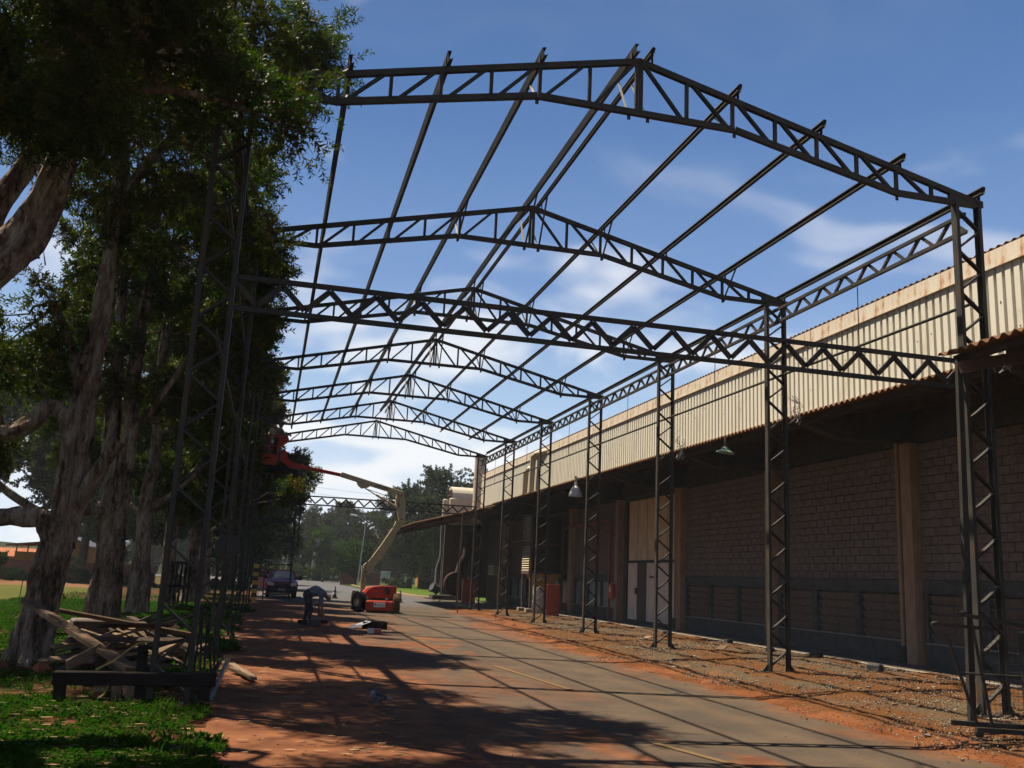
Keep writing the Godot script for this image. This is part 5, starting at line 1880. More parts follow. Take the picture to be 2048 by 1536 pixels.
func make_rack() -> void:
	var R := thing("steel_rack", "dark steel trolley rack with leaning rods and wire mesh at the right edge", "rack")
	var d := 10.64
	var rods := [[8.55, 1.2, 10.7, 8.86, 0.12, 10.6, 0.022], [8.78, 1.34, 10.5, 9.0, 0.12, 10.5, 0.022]]
	for q in rods:
		var b := MB.new()
		b.tube([P(q[0], q[1], q[2]), P(q[3], q[4], q[5])], [q[6], q[6]], 8)
		obj("rod", b, M.steel, R)
	var t1 := MB.new()
	t1.bar(P(8.42, 1.31, 10.75), P(9.25, 1.28, 10.66), 0.05, 0.045)
	obj("top_bar", t1, M.steel, R)
	var t2 := MB.new()
	t2.bar(P(8.68, 1.45, 10.55), P(9.72, 1.31, 10.4), 0.05, 0.05)
	obj("top_bar", t2, M.steel, R)
	for q in [[8.42, 1.32, 10.75], [8.68, 1.47, 10.55]]:
		var k := MB.new()
		k.lathe([Vector2(0.0, -0.05), Vector2(0.02, -0.05), Vector2(0.03, 0.0), Vector2(0.02, 0.05), Vector2(0.0, 0.05)], P(q[0], q[1], q[2]), Vector3(1, 0.2, 0).normalized(), 10)
		obj("cap", k, M.steel, R)
	for q in [[8.62, 0.1, 10.75, 9.75, 0.07, 10.6], [8.72, 0.06, 10.45, 9.75, 0.03, 10.3]]:
		var b := MB.new()
		b.bar(P(q[0], q[1], q[2]), P(q[3], q[4], q[5]), 0.06, 0.06)
		obj("base_bar", b, M.steel, R)
	var mid := MB.new()
	mid.tube([P(8.72, 0.72, 10.62), P(9.6, 0.7, 10.5)], [0.014, 0.014], 6)
	obj("mid_bar", mid, M.steel, R)
	var ca := MB.new()
	ca.lathe([Vector2(0.0, -0.025), Vector2(0.05, -0.025), Vector2(0.06, 0.0), Vector2(0.05, 0.025), Vector2(0.0, 0.025)], P(8.79, 0.01, 10.48), Vector3(0, 0, 1), 14)
	obj("caster", ca, M.black, R)
	var po := MB.new()
	po.rbox(P(9.58, 0.64, 10.45), Vector3(0.17, 1.26, 0.16), 0.02, Basis(Vector3(0, 0, 1), 0.03))
	obj("post", po, M.black, R)
	var ms := MB.new()
	for k in 9:
		ms.tube([P(8.98 + k * 0.07, 1.28, 10.56), P(8.98 + k * 0.07, 0.1, 10.56)], [0.0025, 0.0025], 4, false)
	for k in 12:
		ms.tube([P(8.98, 0.15 + k * 0.1, 10.562), P(9.54, 0.15 + k * 0.1, 10.562)], [0.0025, 0.0025], 4, false)
	obj("wire_mesh", ms, M.steel, R)

# ---------- things on the left ----------
func make_scaffold() -> void:
	var S := thing("scaffold_tower", "thin dark scaffold tower with a boarded deck in front of the pickup truck", "scaffold")
	var x0 := -0.15
	var x1 := 1.16
	for d in [49.8, 51.6]:
		for x in [x0, x1]:
			var p := MB.new()
			p.tube([P(x, 0.03, d), P(x - 0.14, 7.9 if x == x1 else 6.9, d)], [0.03, 0.03], 8)
			obj("standard", p, M.steel, S)
		var l := MB.new()
		l.tube([P(x1 + 0.2, 2.8, d), P(x1 + 0.08, 7.9, d)], [0.022, 0.022], 8)
		for k in 14:
			l.tube([P(x1 - 0.06, 2.9 + k * 0.36, d), P(x1 + 0.18, 2.9 + k * 0.36, d)], [0.014, 0.014], 6)
		obj("ladder_frame", l, M.steel, S)
		for y in [0.35, 1.86, 2.05, 3.1, 3.3, 4.05, 4.2, 5.15, 5.5]:
			var r := MB.new()
			var o: float = -0.14 * y / 7.0
			r.tube([P(x0 + o, y, d), P(x1 + o, y, d)], [0.024, 0.024], 8)
			obj("transom", r, M.steel if y != 2.05 else M.zinc, S)
	for y in [1.9, 3.4, 5.2]:
		for x in [x0, x1]:
			var r := MB.new()
			r.tube([P(x - 0.14 * y / 7.0, y, 49.8), P(x - 0.14 * y / 7.0, y, 51.6)], [0.022, 0.022], 8)
			obj("ledger", r, M.steel, S)
	var br := MB.new()
	br.tube([P(x0, 0.4, 49.8), P(x0 - 0.05, 3.2, 51.6)], [0.018, 0.018], 6)
	br.tube([P(x1, 3.4, 49.8), P(x1 - 0.1, 6.2, 51.6)], [0.018, 0.018], 6)
	obj("brace", br, M.steel, S)
	for k in 5:
		var b := MB.new()
		b.rbox(P(-0.05, 6.48 + 0.004 * (k % 2), 49.75 + k * 0.42), Vector3(1.95, 0.06, 0.4), 0.01)
		obj("deck_board", b, M.wood_black, S)
	for d in [49.5, 51.85]:
		var tb := MB.new()
		tb.rbox(P(-0.05, 6.66, d), Vector3(1.95, 0.3, 0.04), 0.01)
		obj("toe_board", tb, M.wood_black, S)

func make_left_things() -> void:
	# round signs seen from behind, striped bollard
	for q in [[-0.86, 20.6, 0.26, "large dark round sign on a post between the near left columns"], [-0.95, 56.0, 0.24, "small dark round sign on a post beyond the scaffold"]]:
		var s := thing("round_sign", q[3], "sign", P(q[0], 0.0, q[1]), 0.0, "round signs beside the road")
		var p := MB.new()
		p.tube([Vector3(0, 0, -0.03), Vector3(0, 2.2, -0.03)], [0.025, 0.025], 8)
		obj("post", p, M.steel, s)
		var f := MB.new()
		f.lathe([Vector2(0.0, 0.012), Vector2(q[2] - 0.01, 0.012), Vector2(q[2], 0.0), Vector2(q[2] - 0.01, -0.004), Vector2(0.0, -0.004)], Vector3(0, 2.02, 0), Vector3(0, 0, 1), 32)
		obj("disc", f, M.black, s)
	var bo := thing("striped_bollard", "black and yellow striped post beside the scaffold tower", "bollard", P(-0.58, 0.02, 49.0))
	for k in 9:
		var b := MB.new()
		b.rbox(Vector3(0, 0.1 + k * 0.2, 0), Vector3(0.26, 0.198, 0.26), 0.012)
		obj("yellow_band" if k % 2 == 0 else "black_band", b, M.yellow if k % 2 == 0 else M.black, bo)
	# woodpile
	rng.seed = 41
	var lab := "rough weathered plank lying in the heap of scrap wood beside the nearest trunk"
	for k in 48:
		var p := MB.new()
		var l := rr(1.0, 3.0)
		var an := rr(0.65, 1.25) if k % 5 != 0 else rr(2.0, 2.7)
		var cx := -2.05 + rr(-0.5, 0.6)
		var cd := 16.4 + rr(-1.5, 1.4)
		var dir := Vector3(cos(an), rr(-0.1, 0.28), -sin(an)).normalized()
		var c := P(cx, 0.12 + 0.62 * rng.randf() * (1.0 - absf(cx + 2.0) / 1.2), cd)
		p.bar(-dir * l * 0.5, dir * l * 0.5, rr(0.05, 0.16), rr(0.02, 0.045), Vector3(rr(-0.7, 0.7), 1, rr(-0.7, 0.7)).normalized())
		var n := one("plank", p, M.wood[k % 3], lab, "plank", "planks in the scrap wood heap")
		n.position = c
	var bp := MB.new()
	bp.bar(P(-3.38, 0.98, 15.45), P(-1.47, 0.34, 12.55), 0.2, 0.055, Vector3(0.3, 1, 0.25).normalized())
	one("long_plank", bp, M.wood[0], "long wide sunlit plank sloping from the nearest trunk down to the black trestle", "plank")
	for q in [[-2.28, 0.34, 12.9, -1.98, 0.52, 13.3, "short pale board propped behind the trestle's left end"], [-2.0, 0.3, 13.2, -1.85, 0.55, 13.35, "short brown board propped behind the trestle, right of the pale one"]]:
		var p := MB.new()
		p.bar(P(q[0], q[1], q[2]), P(q[3], q[4], q[5]), 0.03, 0.13)
		one("short_board", p, M.wood[1] if q[0] < -2.1 else M.wood[2], q[6], "board")
	for q in [[-2.85, 0.55, 18.0, 0.7, 0.5, "dark rusty chest on the far side of the scrap heap"], [-2.35, 0.62, 18.6, 0.35, 0.3, "rusty brown box tipped on the far side of the scrap heap"]]:
		var p := MB.new()
		p.rbox(P(q[0], q[1] * 0.5 + 0.1, q[2]), Vector3(q[3], q[4], 0.5), 0.03, Basis(Vector3(0, 1, 0), 0.3) * Basis(Vector3(0, 0, 1), -0.15 if q[3] < 0.5 else 0.0))
		one("rusty_box", p, M.steel_rust, q[5], "box")
	# trestle
	var T := thing("trestle", "long black timber trestle on short legs in the grass in front of the wood heap", "trestle")
	var b := MB.new()
	b.rbox(P(-1.35, 0.31, 11.9), Vector3(1.76, 0.15, 0.12), 0.012, Basis(Vector3(0, 0, 1), 0.006))
	obj("beam", b, M.wood_black, T)
	for x in [-2.14, -0.58]:
		var l := MB.new()
		l.bar(P(x, 0.0, 11.92), P(x - 0.01, 0.26, 11.92), 0.12, 0.1, Vector3(0, 0, 1))
		obj("leg", l, M.wood_black, T)
	var mp := MB.new()
	mp.bar(P(-1.3, 0.0, 12.02), P(-1.33, 0.68, 12.04), 0.11, 0.1, Vector3(0, 0, 1))
	obj("post", mp, M.wood_black, T)
	# bricks under the trestle
	for k in 4:
		var p := MB.new()
		p.rbox(P(-1.82 + 0.012 * (k % 2), 0.065 + k * 0.062, 12.5), Vector3(0.12, 0.058, 0.24), 0.006, Basis(Vector3.UP, 0.15 - 0.1 * (k % 2)))
		one("brick", p, M.brick if k == 0 else M.brick_pale, ["red brick at the bottom of the small stack behind the trestle", "pale brick second from the bottom of the small stack", "pale brick second from the top of the small stack", "pale brick on top of the small stack behind the trestle"][k], "brick", "bricks behind the trestle")
	for q in [[-1.64, 0.12, 0.1, "pale block standing upright between the brick stack and the trestle post"], [-1.47, 0.1, -0.2, "pale block leaning against the trestle's middle post"]]:
		var p := MB.new()
		p.rbox(P(q[0], 0.14, 12.5), Vector3(0.11, 0.22, 0.14), 0.008, Basis(Vector3(0, 0, 1), q[2]) * Basis(Vector3.UP, 0.3))
		one("block", p, M.brick_pale, q[3], "block", "pale blocks behind the trestle")
	# plastic packing strap
	for q in [[[-1.9, 0.33, 12.6], [-1.72, 0.43, 12.7], [-1.58, 0.56, 12.9], [-1.5, 0.62, 13.0], [-1.3, 0.64, 13.2], "yellow packing strap curling over the long plank"], [[-1.62, 0.36, 12.2], [-1.66, 0.25, 12.15], [-1.7, 0.12, 12.1], [-1.78, 0.04, 12.0], [-1.8, 0.03, 11.9], "yellow packing strap hanging in front of the bricks"]]:
		var p := MB.new()
		for k in 4:
			p.bar(P(q[k][0], q[k][1], q[k][2]), P(q[k + 1][0], q[k + 1][1], q[k + 1][2]), 0.022, 0.003, Vector3(0.2, 0.5 + 0.3 * k, 0.6))
		one("strap", p, M.strap, q[5], "strap")
	# steel sections standing against the second column
	for k in 7:
		var p := MB.new()
		p.chan(P(-1.05 + k * 0.075 + 0.03 * (k % 2), 0.02, 14.5 + 0.09 * (k % 3)), P(-0.98 + k * 0.045 - 0.05 * (k % 2), 0.78 + 0.09 * (k % 4), 15.0), 0.035, 0.03, 0.004, Vector3(0, 0, 1))
		one("steel_section", p, M.steel, "dark steel section standing upright in the bundle behind the nearest left column", "steel bar", "bundle of steel sections behind the left column")
	for k in 2:
		var p := MB.new()
		p.chan(P(-0.62 + k * 0.1, 0.04, 12.0 + k * 0.3), P(-0.52 + k * 0.1, 0.34, 13.9), 0.05, 0.045, 0.004, Vector3(0, 1, 0))
		one("loose_channel", p, M.zinc if k == 1 else M.steel, "thin steel channel lying at the trestle's right end, %s" % ["left and darker", "right and brighter"][k], "steel bar")
	for k in 4:
		var p := MB.new()
		p.rbox(P(-0.42 + k * 0.09, 0.06 + 0.02 * (k % 2), 16.2 - k * 0.45), Vector3(0.1, 0.05, 0.75), 0.006, Basis(Vector3.UP, 0.45 - 0.2 * (k % 2)) * Basis(Vector3(1, 0, 0), 0.05))
		one("batten", p, M.wood[k % 2], "short pale timber batten in the row dropped at the edge of the red earth", "batten", "battens at the edge of the red earth")
	# slatted pallet leaning on a trunk further back
	var pal := thing("pallet", "dark slatted pallet standing on end against a trunk behind the left columns", "pallet", P(-3.05, 0.0, 36.5))
	for k in 5:
		var p := MB.new()
		p.box(Vector3(-0.3 + k * 0.15, 0.85, 0.03 * (k % 2)), Vector3(0.07, 1.6, 0.03))
		obj("slat", p, M.wood_black, pal)
	for y in [0.1, 0.85, 1.68]:
		var p := MB.new()
		p.box(Vector3(0, y, -0.05), Vector3(0.75, 0.1, 0.06))
		obj("rail", p, M.wood_black, pal)
	# stones and clods in the grass
	for q in [[-3.62, 15.2, "reddish clod at the foot of the nearest trunk, left side"], [-2.95, 14.9, "reddish clod between the nearest trunk and the trestle"]]:
		var p := MB.new()
		p.rbox(P(q[0], 0.08, q[1]), Vector3(0.34, 0.16, 0.24), 0.06, Basis(Vector3.UP, rr(0, 2)))
		one("clod", p, M.brick, q[2], "clod")
	var sd := MB.new()
	sd.rbox(P(-4.35, 0.12, 24.0), Vector3(0.7, 0.22, 0.4), 0.04)
	one("stone_block", sd, M.brick_pale, "pale stone block lying in the grass left of the nearest trunk", "stone")

# ---------- trees ----------
var bark_n := FastNoiseLite.new()

func resample(pts: Array, step: float) -> Array:   # pts: [Vector3, radius]; smooth curve through them
	var out := []
	for i in pts.size() - 1:
		var p0: Vector3 = pts[max(i - 1, 0)][0]
		var p1: Vector3 = pts[i][0]
		var p2: Vector3 = pts[i + 1][0]
		var p3: Vector3 = pts[min(i + 2, pts.size() - 1)][0]
		var n := maxi(1, int((p2 - p1).length() / step))
		for k in n:
			var t := float(k) / n
			out.append([p1.cubic_interpolate(p2, p0, p3, t), lerpf(pts[i][1], pts[i + 1][1], t)])
	out.append(pts[pts.size() - 1])
	return out

# a limb with ridged bark
func limb(m: MB, pts: Array, sides: int, step: float, rough: float) -> void:
	var q := resample(pts, step)
	var c := q.size()
	var base := m.v.size()
	var u := Vector3(0.31, 0.2, 0.93)
	for i in c:
		var tg: Vector3 = (q[min(i + 1, c - 1)][0] - q[max(i - 1, 0)][0]).normalized()
		u = (u - tg * u.dot(tg)).normalized()
		var w := tg.cross(u)
		for s in sides + 1:
			var an := TAU * (s % sides) / sides
			var o := u * cos(an) + w * sin(an)
			var p: Vector3 = q[i][0]
			var r: float = q[i][1]
			var flute := bark_n.get_noise_3d(o.x * 3.0 + p.x, p.y * 0.35 + p.z * 0.2, o.z * 3.0 + o.y * 3.0)
			var flaky := bark_n.get_noise_3d((p.x + o.x * r) * 9.0, p.y * 2.6, (p.z + o.z * r) * 9.0 + o.y)
			r *= 1.0 + rough * (0.5 * flute + 0.16 * (absf(flaky) * 2.0 - 0.4) - 0.22 * pow(maxf(1.0 - absf(flute) * 5.0, 0.0), 2.0))
			m.v.append(p + o * r)
			m.n.append(o)
			m.c.append(Color.WHITE)
	for i in c:
		for s in sides + 1:
			var k := base + i * (sides + 1) + s
			var l := base + i * (sides + 1) + posmod(s - 1, sides)
			var r2 := base + i * (sides + 1) + (s + 1) % sides
			var a := base + mini(i + 1, c - 1) * (sides + 1) + s
			var b := base + maxi(i - 1, 0) * (sides + 1) + s
			var g := (m.v[r2] - m.v[l]).cross(m.v[a] - m.v[b])
			if g.dot(m.n[k]) < 0:
				g = -g
			if g.length_squared() > 1e-12:
				m.n[k] = g.normalized()
	for i in c - 1:
		for s in sides:
			var k := base + i * (sides + 1) + s
			var l := k + sides + 1
			m.idx.append_array(PackedInt32Array([k, l, l + 1, k, l + 1, k + 1]))

var leaf_meshes := []

# a twig with narrow leaves (paperbark), about 0.4 m across
func twig_mesh(sd: int, leaves: int, ll: float, lw: float) -> ArrayMesh:
	rng.seed = sd
	var m := MB.new()
	for i in leaves:
		var t := (i + rng.randf()) / leaves
		var an := i * 2.4 + rr(-0.4, 0.4)
		var rad := Vector3(cos(an), 0, sin(an))
		var dir := (Vector3(0, rr(0.45, 1.0), 0) + rad * rr(0.6, 1.0)).normalized()
		var l := ll * rr(0.75, 1.25) * (1.0 - 0.3 * t)
		var sd2 := dir.cross(rad + Vector3(rr(-0.8, 0.8), rr(-0.3, 0.9), rr(-0.8, 0.8))).normalized() * lw * rr(0.8, 1.2)
		var base := Vector3(0.03 * sin(t * 5.0), t * 0.34 - 0.14, 0.03 * cos(t * 4.0))
		var tip := base + dir * l + Vector3(0, -0.18 * l, 0)
		var md := base + dir * l * 0.45 + Vector3(0, 0.05 * l, 0)
		var nn := sd2.cross(dir)
		m.tri_n(base, md + sd2, md - sd2, nn)
		m.tri_n(md + sd2, tip, md - sd2, nn)
	return m.mesh()

func bloom_mesh() -> ArrayMesh:
	rng.seed = 5
	var m := MB.new()
	for i in 90:
		var an := rr(0, TAU)
		var y := rr(0.0, 0.11)
		var dir := Vector3(cos(an), rr(0.1, 0.5), sin(an)).normalized()
		var sd := dir.cross(Vector3.UP).normalized() * 0.003
		var b := Vector3(0, y, 0)
		m.tri_n(b - sd, b + sd, b + dir * rr(0.022, 0.032), dir.cross(sd))
	return m.mesh()

# crown: regions [centre x, y, d, radius x, y, d, blobs, clusters per blob]; "lines" are limb points that twigs reach for
func crown(tree: Node3D, regions: Array, lines: Array, sd: int, scale: float, base: Color, tw: int, twigs := true) -> void:
	rng.seed = sd
	var tf := []
	var cols := []
	var sticks := MB.new()
	for g in regions:
		for k in int(g[6]):
			var u := Vector3(rr(-1, 1), rr(-1, 1), rr(-1, 1))
			while u.length() > 1.0:
				u = Vector3(rr(-1, 1), rr(-1, 1), rr(-1, 1))
			# more of it towards the outside
			u = u.normalized() * pow(u.length(), 0.75)
			var c := P(g[0] + u.x * g[3], g[1] + u.y * g[4], g[2] - u.z * g[5])
			var br := rr(0.3, 0.72) * (0.75 + 0.25 * scale)
			var hue := rr(-1, 1)
			if twigs and lines.size() > 0:
				var best: Vector3 = lines[0]
				for p in lines:
					if (p - c).length_squared() * rr(0.7, 1.3) < (best - c).length_squared():
						best = p
				var mid := best.lerp(c, 0.5) + Vector3(rr(-0.3, 0.3), rr(-0.1, 0.35), rr(-0.3, 0.3))
				var q := best.lerp(c, 0.78) + Vector3(rr(-0.2, 0.2), rr(-0.1, 0.2), rr(-0.2, 0.2))
				var r0 := 0.012 + 0.012 * (best - c).length()
				sticks.tube([best, best.lerp(mid, 0.5) + Vector3(rr(-0.1, 0.1), 0, rr(-0.1, 0.1)), mid, q, c], [r0, r0 * 0.8, r0 * 0.6, r0 * 0.4, 0.005], 5, false)
				for j in 4:
					var e := c + Vector3(rr(-1, 1), rr(-0.8, 0.8), rr(-1, 1)) * br * 0.9
					sticks.tube([q.lerp(c, rng.randf()), e], [0.008, 0.003], 4, false)
			var dark := rng.randf() < 0.18
			for j in int(g[7] * br * br * 2.6):
				var w := Vector3(rr(-1, 1), rr(-1, 1), rr(-1, 1))
				w = w.normalized() * pow(rng.randf(), 0.5) * br
				w.y *= 0.8
				var p := c + w
				var up := (w.normalized() + Vector3(rr(-0.5, 0.5), rr(-0.7, 0.3), rr(-0.5, 0.5))).normalized()
				var xx := up.cross(Vector3(rr(-1, 1), rr(-1, 1), rr(-1, 1))).normalized()
				var s := scale * rr(0.75, 1.25)
				tf.append(Transform3D(Basis(xx, up, xx.cross(up)).scaled(Vector3.ONE * s), p))
				var v := rr(0.7, 1.3)
				var col := Color(base.r * v * (1.0 + 0.35 * hue + rr(-0.15, 0.25)), base.g * v * (1.0 + 0.1 * hue), base.b * v)
				if rng.randf() < 0.03 or dark and rng.randf() < 0.25:
					col = Color(0.1 * v, 0.055 * v, 0.02 * v)
				cols.append(col)
	if twigs:
		obj("twigs", sticks, M.bark2, tree).set_meta("kind", "stuff")
	scatter("crown", leaf_meshes[tw], M.leaf if tw < 2 else M.leaf_far, tf, cols, tree)

func pts_of(a: Array) -> Array:
	var o := []
	for q in a:
		o.append([P(q[0], q[1], q[2]), q[3] * 0.76])
	return o

func make_tree_row() -> void:
	bark_n.seed = 3
	bark_n.frequency = 0.5
	bark_n.fractal_octaves = 3
	leaf_meshes = [twig_mesh(11, 24, 0.13, 0.013), twig_mesh(12, 22, 0.14, 0.017), twig_mesh(13, 22, 0.15, 0.03)]
	var G := "paperbark trees in the row along the road"
	var trees := [
		{"name": "paperbark_tree", "label": "paperbark standing outside the left edge, only its leaning limb and leaves overhead in view", "sides": 30, "step": 0.12,
			"paths": [[[-3.55, -0.1, 8.9, 0.5], [-3.55, 0.8, 9.0, 0.4], [-3.6, 2.4, 9.4, 0.36], [-3.45, 4.2, 10.6, 0.3], [-3.0, 5.1, 11.0, 0.25], [-2.78, 5.9, 11.0, 0.2], [-2.68, 7.2, 11.1, 0.15], [-2.6, 8.6, 11.4, 0.1]],
				[[-3.42, 4.2, 10.6, 0.2], [-3.5, 5.4, 11.4, 0.16], [-3.2, 6.8, 12.0, 0.13], [-3.1, 8.0, 12.2, 0.08]],
				[[-3.5, 3.6, 10.2, 0.22], [-3.9, 5.4, 10.6, 0.17], [-4.4, 7.5, 10.4, 0.12]],
				[[-2.72, 7.0, 11.1, 0.1], [-1.9, 7.3, 11.3, 0.07], [-1.0, 7.35, 11.5, 0.045], [-0.1, 7.1, 11.5, 0.02]]],
			"regions": [[-4.7, 6.9, 10.4, 1.0, 0.9, 0.7, 12, 80], [-3.9, 9.2, 9.9, 2.6, 2.0, 1.7, 62, 66], [-2.15, 8.2, 11.0, 0.95, 0.9, 0.7, 30, 66], [-0.45, 7.3, 11.4, 0.6, 0.4, 0.4, 8, 34], [-2.85, 6.7, 10.2, 0.75, 0.7, 0.35, 13, 60]], "scale": 1.0, "tw": 0},
		{"name": "paperbark_tree", "label": "thick trunked paperbark nearest in view, with an arched limb reaching out to the left", "sides": 40, "step": 0.1,
			"paths": [[[-3.40, -0.15, 16.2, 0.568], [-3.38, 0.25, 16.25, 0.396], [-3.34, 0.9, 16.3, 0.310], [-3.29, 1.7, 16.3, 0.318], [-3.19, 2.5, 16.3, 0.284], [-3.20, 3.5, 16.3, 0.258], [-3.19, 4.5, 16.3, 0.232], [-3.11, 5.7, 16.3, 0.206], [-3.10, 6.8, 16.3, 0.181], [-3.12, 8.5, 16.3, 0.146], [-3.30, 9.8, 16.4, 0.103]],
				[[-3.2, 1.7, 16.3, 0.24], [-3.45, 2.15, 16.2, 0.2], [-3.75, 2.24, 16.1, 0.19], [-4.3, 2.2, 16.0, 0.17], [-5.2, 2.3, 15.9, 0.14], [-6.4, 3.0, 15.8, 0.1]],
				[[-3.25, 3.2, 16.3, 0.18], [-3.38, 3.75, 16.2, 0.15], [-3.62, 4.02, 16.15, 0.15], [-3.85, 3.72, 16.1, 0.15], [-4.3, 3.5, 16.1, 0.16], [-5.2, 3.6, 16.2, 0.12], [-6.0, 4.3, 16.4, 0.08]],
				[[-3.05, 2.2, 16.25, 0.13], [-2.92, 2.7, 16.1, 0.13], [-2.62, 3.25, 15.9, 0.13], [-2.5, 3.5, 15.85, 0.14]],
				[[-3.2, 4.0, 16.3, 0.12], [-3.5, 5.0, 16.5, 0.09], [-4.0, 5.9, 16.9, 0.06]],
				[[-3.1, 7.6, 16.3, 0.11], [-2.3, 8.8, 15.9, 0.08], [-1.2, 9.6, 15.4, 0.05]]],
			"regions": [[-6.2, 4.6, 16.4, 1.5, 1.2, 1.1, 20, 60], [-2.2, 9.2, 14.4, 1.2, 1.5, 1.2, 20, 62], [-3.6, 10.2, 17.0, 3.0, 2.2, 2.1, 50, 62], [-0.7, 10.1, 15.2, 1.0, 0.9, 1.2, 24, 62], [-1.8, 7.6, 16.6, 1.6, 1.0, 1.2, 16, 75], [-4.6, 5.3, 16.8, 1.3, 0.9, 1.3, 13, 70], [-5.3, 3.5, 17.2, 0.9, 0.6, 1.0, 7, 70]], "scale": 1.0, "tw": 0},
		{"name": "paperbark_tree", "label": "second paperbark in view, stout trunk forking into two stems", "sides": 32, "step": 0.14,
			"paths": [[[-3.62, -0.2, 24.0, 0.62], [-3.62, 0.4, 24.0, 0.48], [-3.62, 1.5, 24.0, 0.42], [-3.65, 2.6, 24.0, 0.42], [-3.72, 3.6, 24.0, 0.34]],
				[[-3.75, 3.0, 24.0, 0.28], [-3.95, 4.6, 24.0, 0.24], [-4.02, 6.0, 24.0, 0.2], [-4.2, 8.5, 24.1, 0.15]],
				[[-3.6, 3.0, 24.0, 0.26], [-3.5, 4.2, 23.9, 0.23], [-3.6, 5.6, 23.9, 0.2], [-3.6, 7.4, 23.9, 0.17], [-3.5, 9.8, 23.9, 0.12]],
				[[-3.55, 4.6, 23.9, 0.12], [-2.9, 5.6, 23.8, 0.1], [-2.1, 7.2, 23.6, 0.07], [-1.4, 8.6, 23.4, 0.04]],
				[[-3.7, 2.9, 24.0, 0.22], [-4.3, 2.75, 23.7, 0.18], [-5.1, 2.6, 23.5, 0.14], [-6.2, 3.3, 23.3, 0.1]]],
			"regions": [[-3.5, 10.6, 24.0, 3.1, 3.0, 2.8, 56, 75], [-1.3, 8.2, 23.4, 1.2, 1.9, 1.7, 26, 75], [-4.4, 6.2, 24.4, 2.2, 1.0, 2.0, 16, 70], [-1.9, 5.5, 24.6, 1.0, 0.7, 1.2, 7, 60]], "scale": 1.2, "tw": 1}]
	var rest := [[31.6, -3.82, 0.33, "third paperbark in view, slimmer trunk just right of the forked one"], [38.8, -3.7, 0.34, "fourth paperbark in view, behind the pallet and the first left column"], [45.8, -3.4, 0.36, "fifth paperbark in view, dark trunk between the left columns"], [53.0, -3.5, 0.35, "sixth paperbark in view, half hidden by the left columns beside the lift basket"], [60.5, -3.6, 0.36, "last paperbark of the row, behind the scaffold tower"]]
	for i in rest.size():
		rng.seed = 300 + i
		var d: float = rest[i][0]
		var x: float = rest[i][1]
		var r: float = rest[i][2]
		var paths := [[[x + 0.02, -0.2, d, r * 1.6], [x, 0.5, d, r * 1.15], [x - 0.05, 1.6, d, r], [x - 0.1, 3.2, d, r * 0.85], [x + rr(-0.3, 0.2), 5.5, d, r * 0.7], [x + rr(-0.4, 0.3), 8.5, d, r * 0.5], [x, 11.5, d, r * 0.25]]]
		for k in 5:
			var h := rr(2.6, 7.0)
			var an := rr(-1.0, 1.0) + (0.0 if k % 2 == 0 else PI)
			var ll := rr(1.6, 2.8)
			paths.append([[x - 0.05, h, d, r * 0.4], [x + cos(an) * ll * 0.4, h + 0.7, d + sin(an) * ll * 0.4, r * 0.3], [x + cos(an) * ll, h + 1.9, d + sin(an) * ll, r * 0.15]])
		var regs := [[x, 10.5, d, 3.4, 3.4, 3.2, 44, 62], [x + (2.1 if i == 0 or i > 2 else 1.3), 7.0, d, 1.3, 2.3, 2.4, 30, 62], [x - 1.2, 5.6, d, 2.0, 1.5, 2.6, 14, 58]] + ([[x + 1.3, 4.2, d + 1.0, 1.1, 1.0, 1.6, 7, 55]] if i < 2 else [])
		if i > 2:
			regs.append([x + 4.6 + 0.5 * (i - 3), 6.6 + 0.3 * i, d - 1.0, 0.8, 0.6, 0.9, 3, 60])
		if i == 2:
			regs.append([x + 4.7, 5.3, d + 2.4, 0.8, 0.3, 0.6, 2, 50])
		trees.append({"name": "paperbark_tree", "label": rest[i][3], "sides": 20, "step": 0.25, "paths": paths, "regions": regs, "scale": 1.45 + 0.1 * i, "tw": 1})
	for i in trees.size():
		var q = trees[i]
		var t := thing(q.name, q.label, "tree", Vector3.ZERO, 0.0, G)
		var tm := MB.new()
		var lines := []
		for p in q.paths.size():
			limb(tm, pts_of(q.paths[p]), q.sides if p == 0 else int(q.sides * 0.6), q.step, 1.0)
			for e in resample(pts_of(q.paths[p]), 0.5):
				if e[0].y > 3.0:
					lines.append(e[0])
		obj("trunk", tm, M.bark, t)
		if i < 3:
			# strips of peeling paper bark
			var fm := MB.new()
			rng.seed = 60 + i
			for k in 110:
				var e = resample(pts_of(q.paths[0]), 0.1)
				var s = e[rng.randi() % e.size()]
				var an := rr(0, TAU)
				var o := Vector3(cos(an), 0, sin(an))
				var tn := Vector3(-sin(an), 0, cos(an))
				var w := rr(0.012, 0.05)
				var h := rr(0.08, 0.4)
				var b: Vector3 = s[0] + o * s[1] * 0.98
				var b2 := b + Vector3(0, -h, 0) + o * rr(0.0, 0.06)
				fm.quad_n(b - tn * w, b + tn * w, b2 + tn * w * 0.5 + o * 0.02, b2 - tn * w * 0.7, o)
			obj("peeling_bark", fm, M.flake, t).set_meta("kind", "stuff")
		crown(t, q.regions, lines, 500 + i * 7, q.scale, Color(0.044, 0.05, 0.008), q.tw)
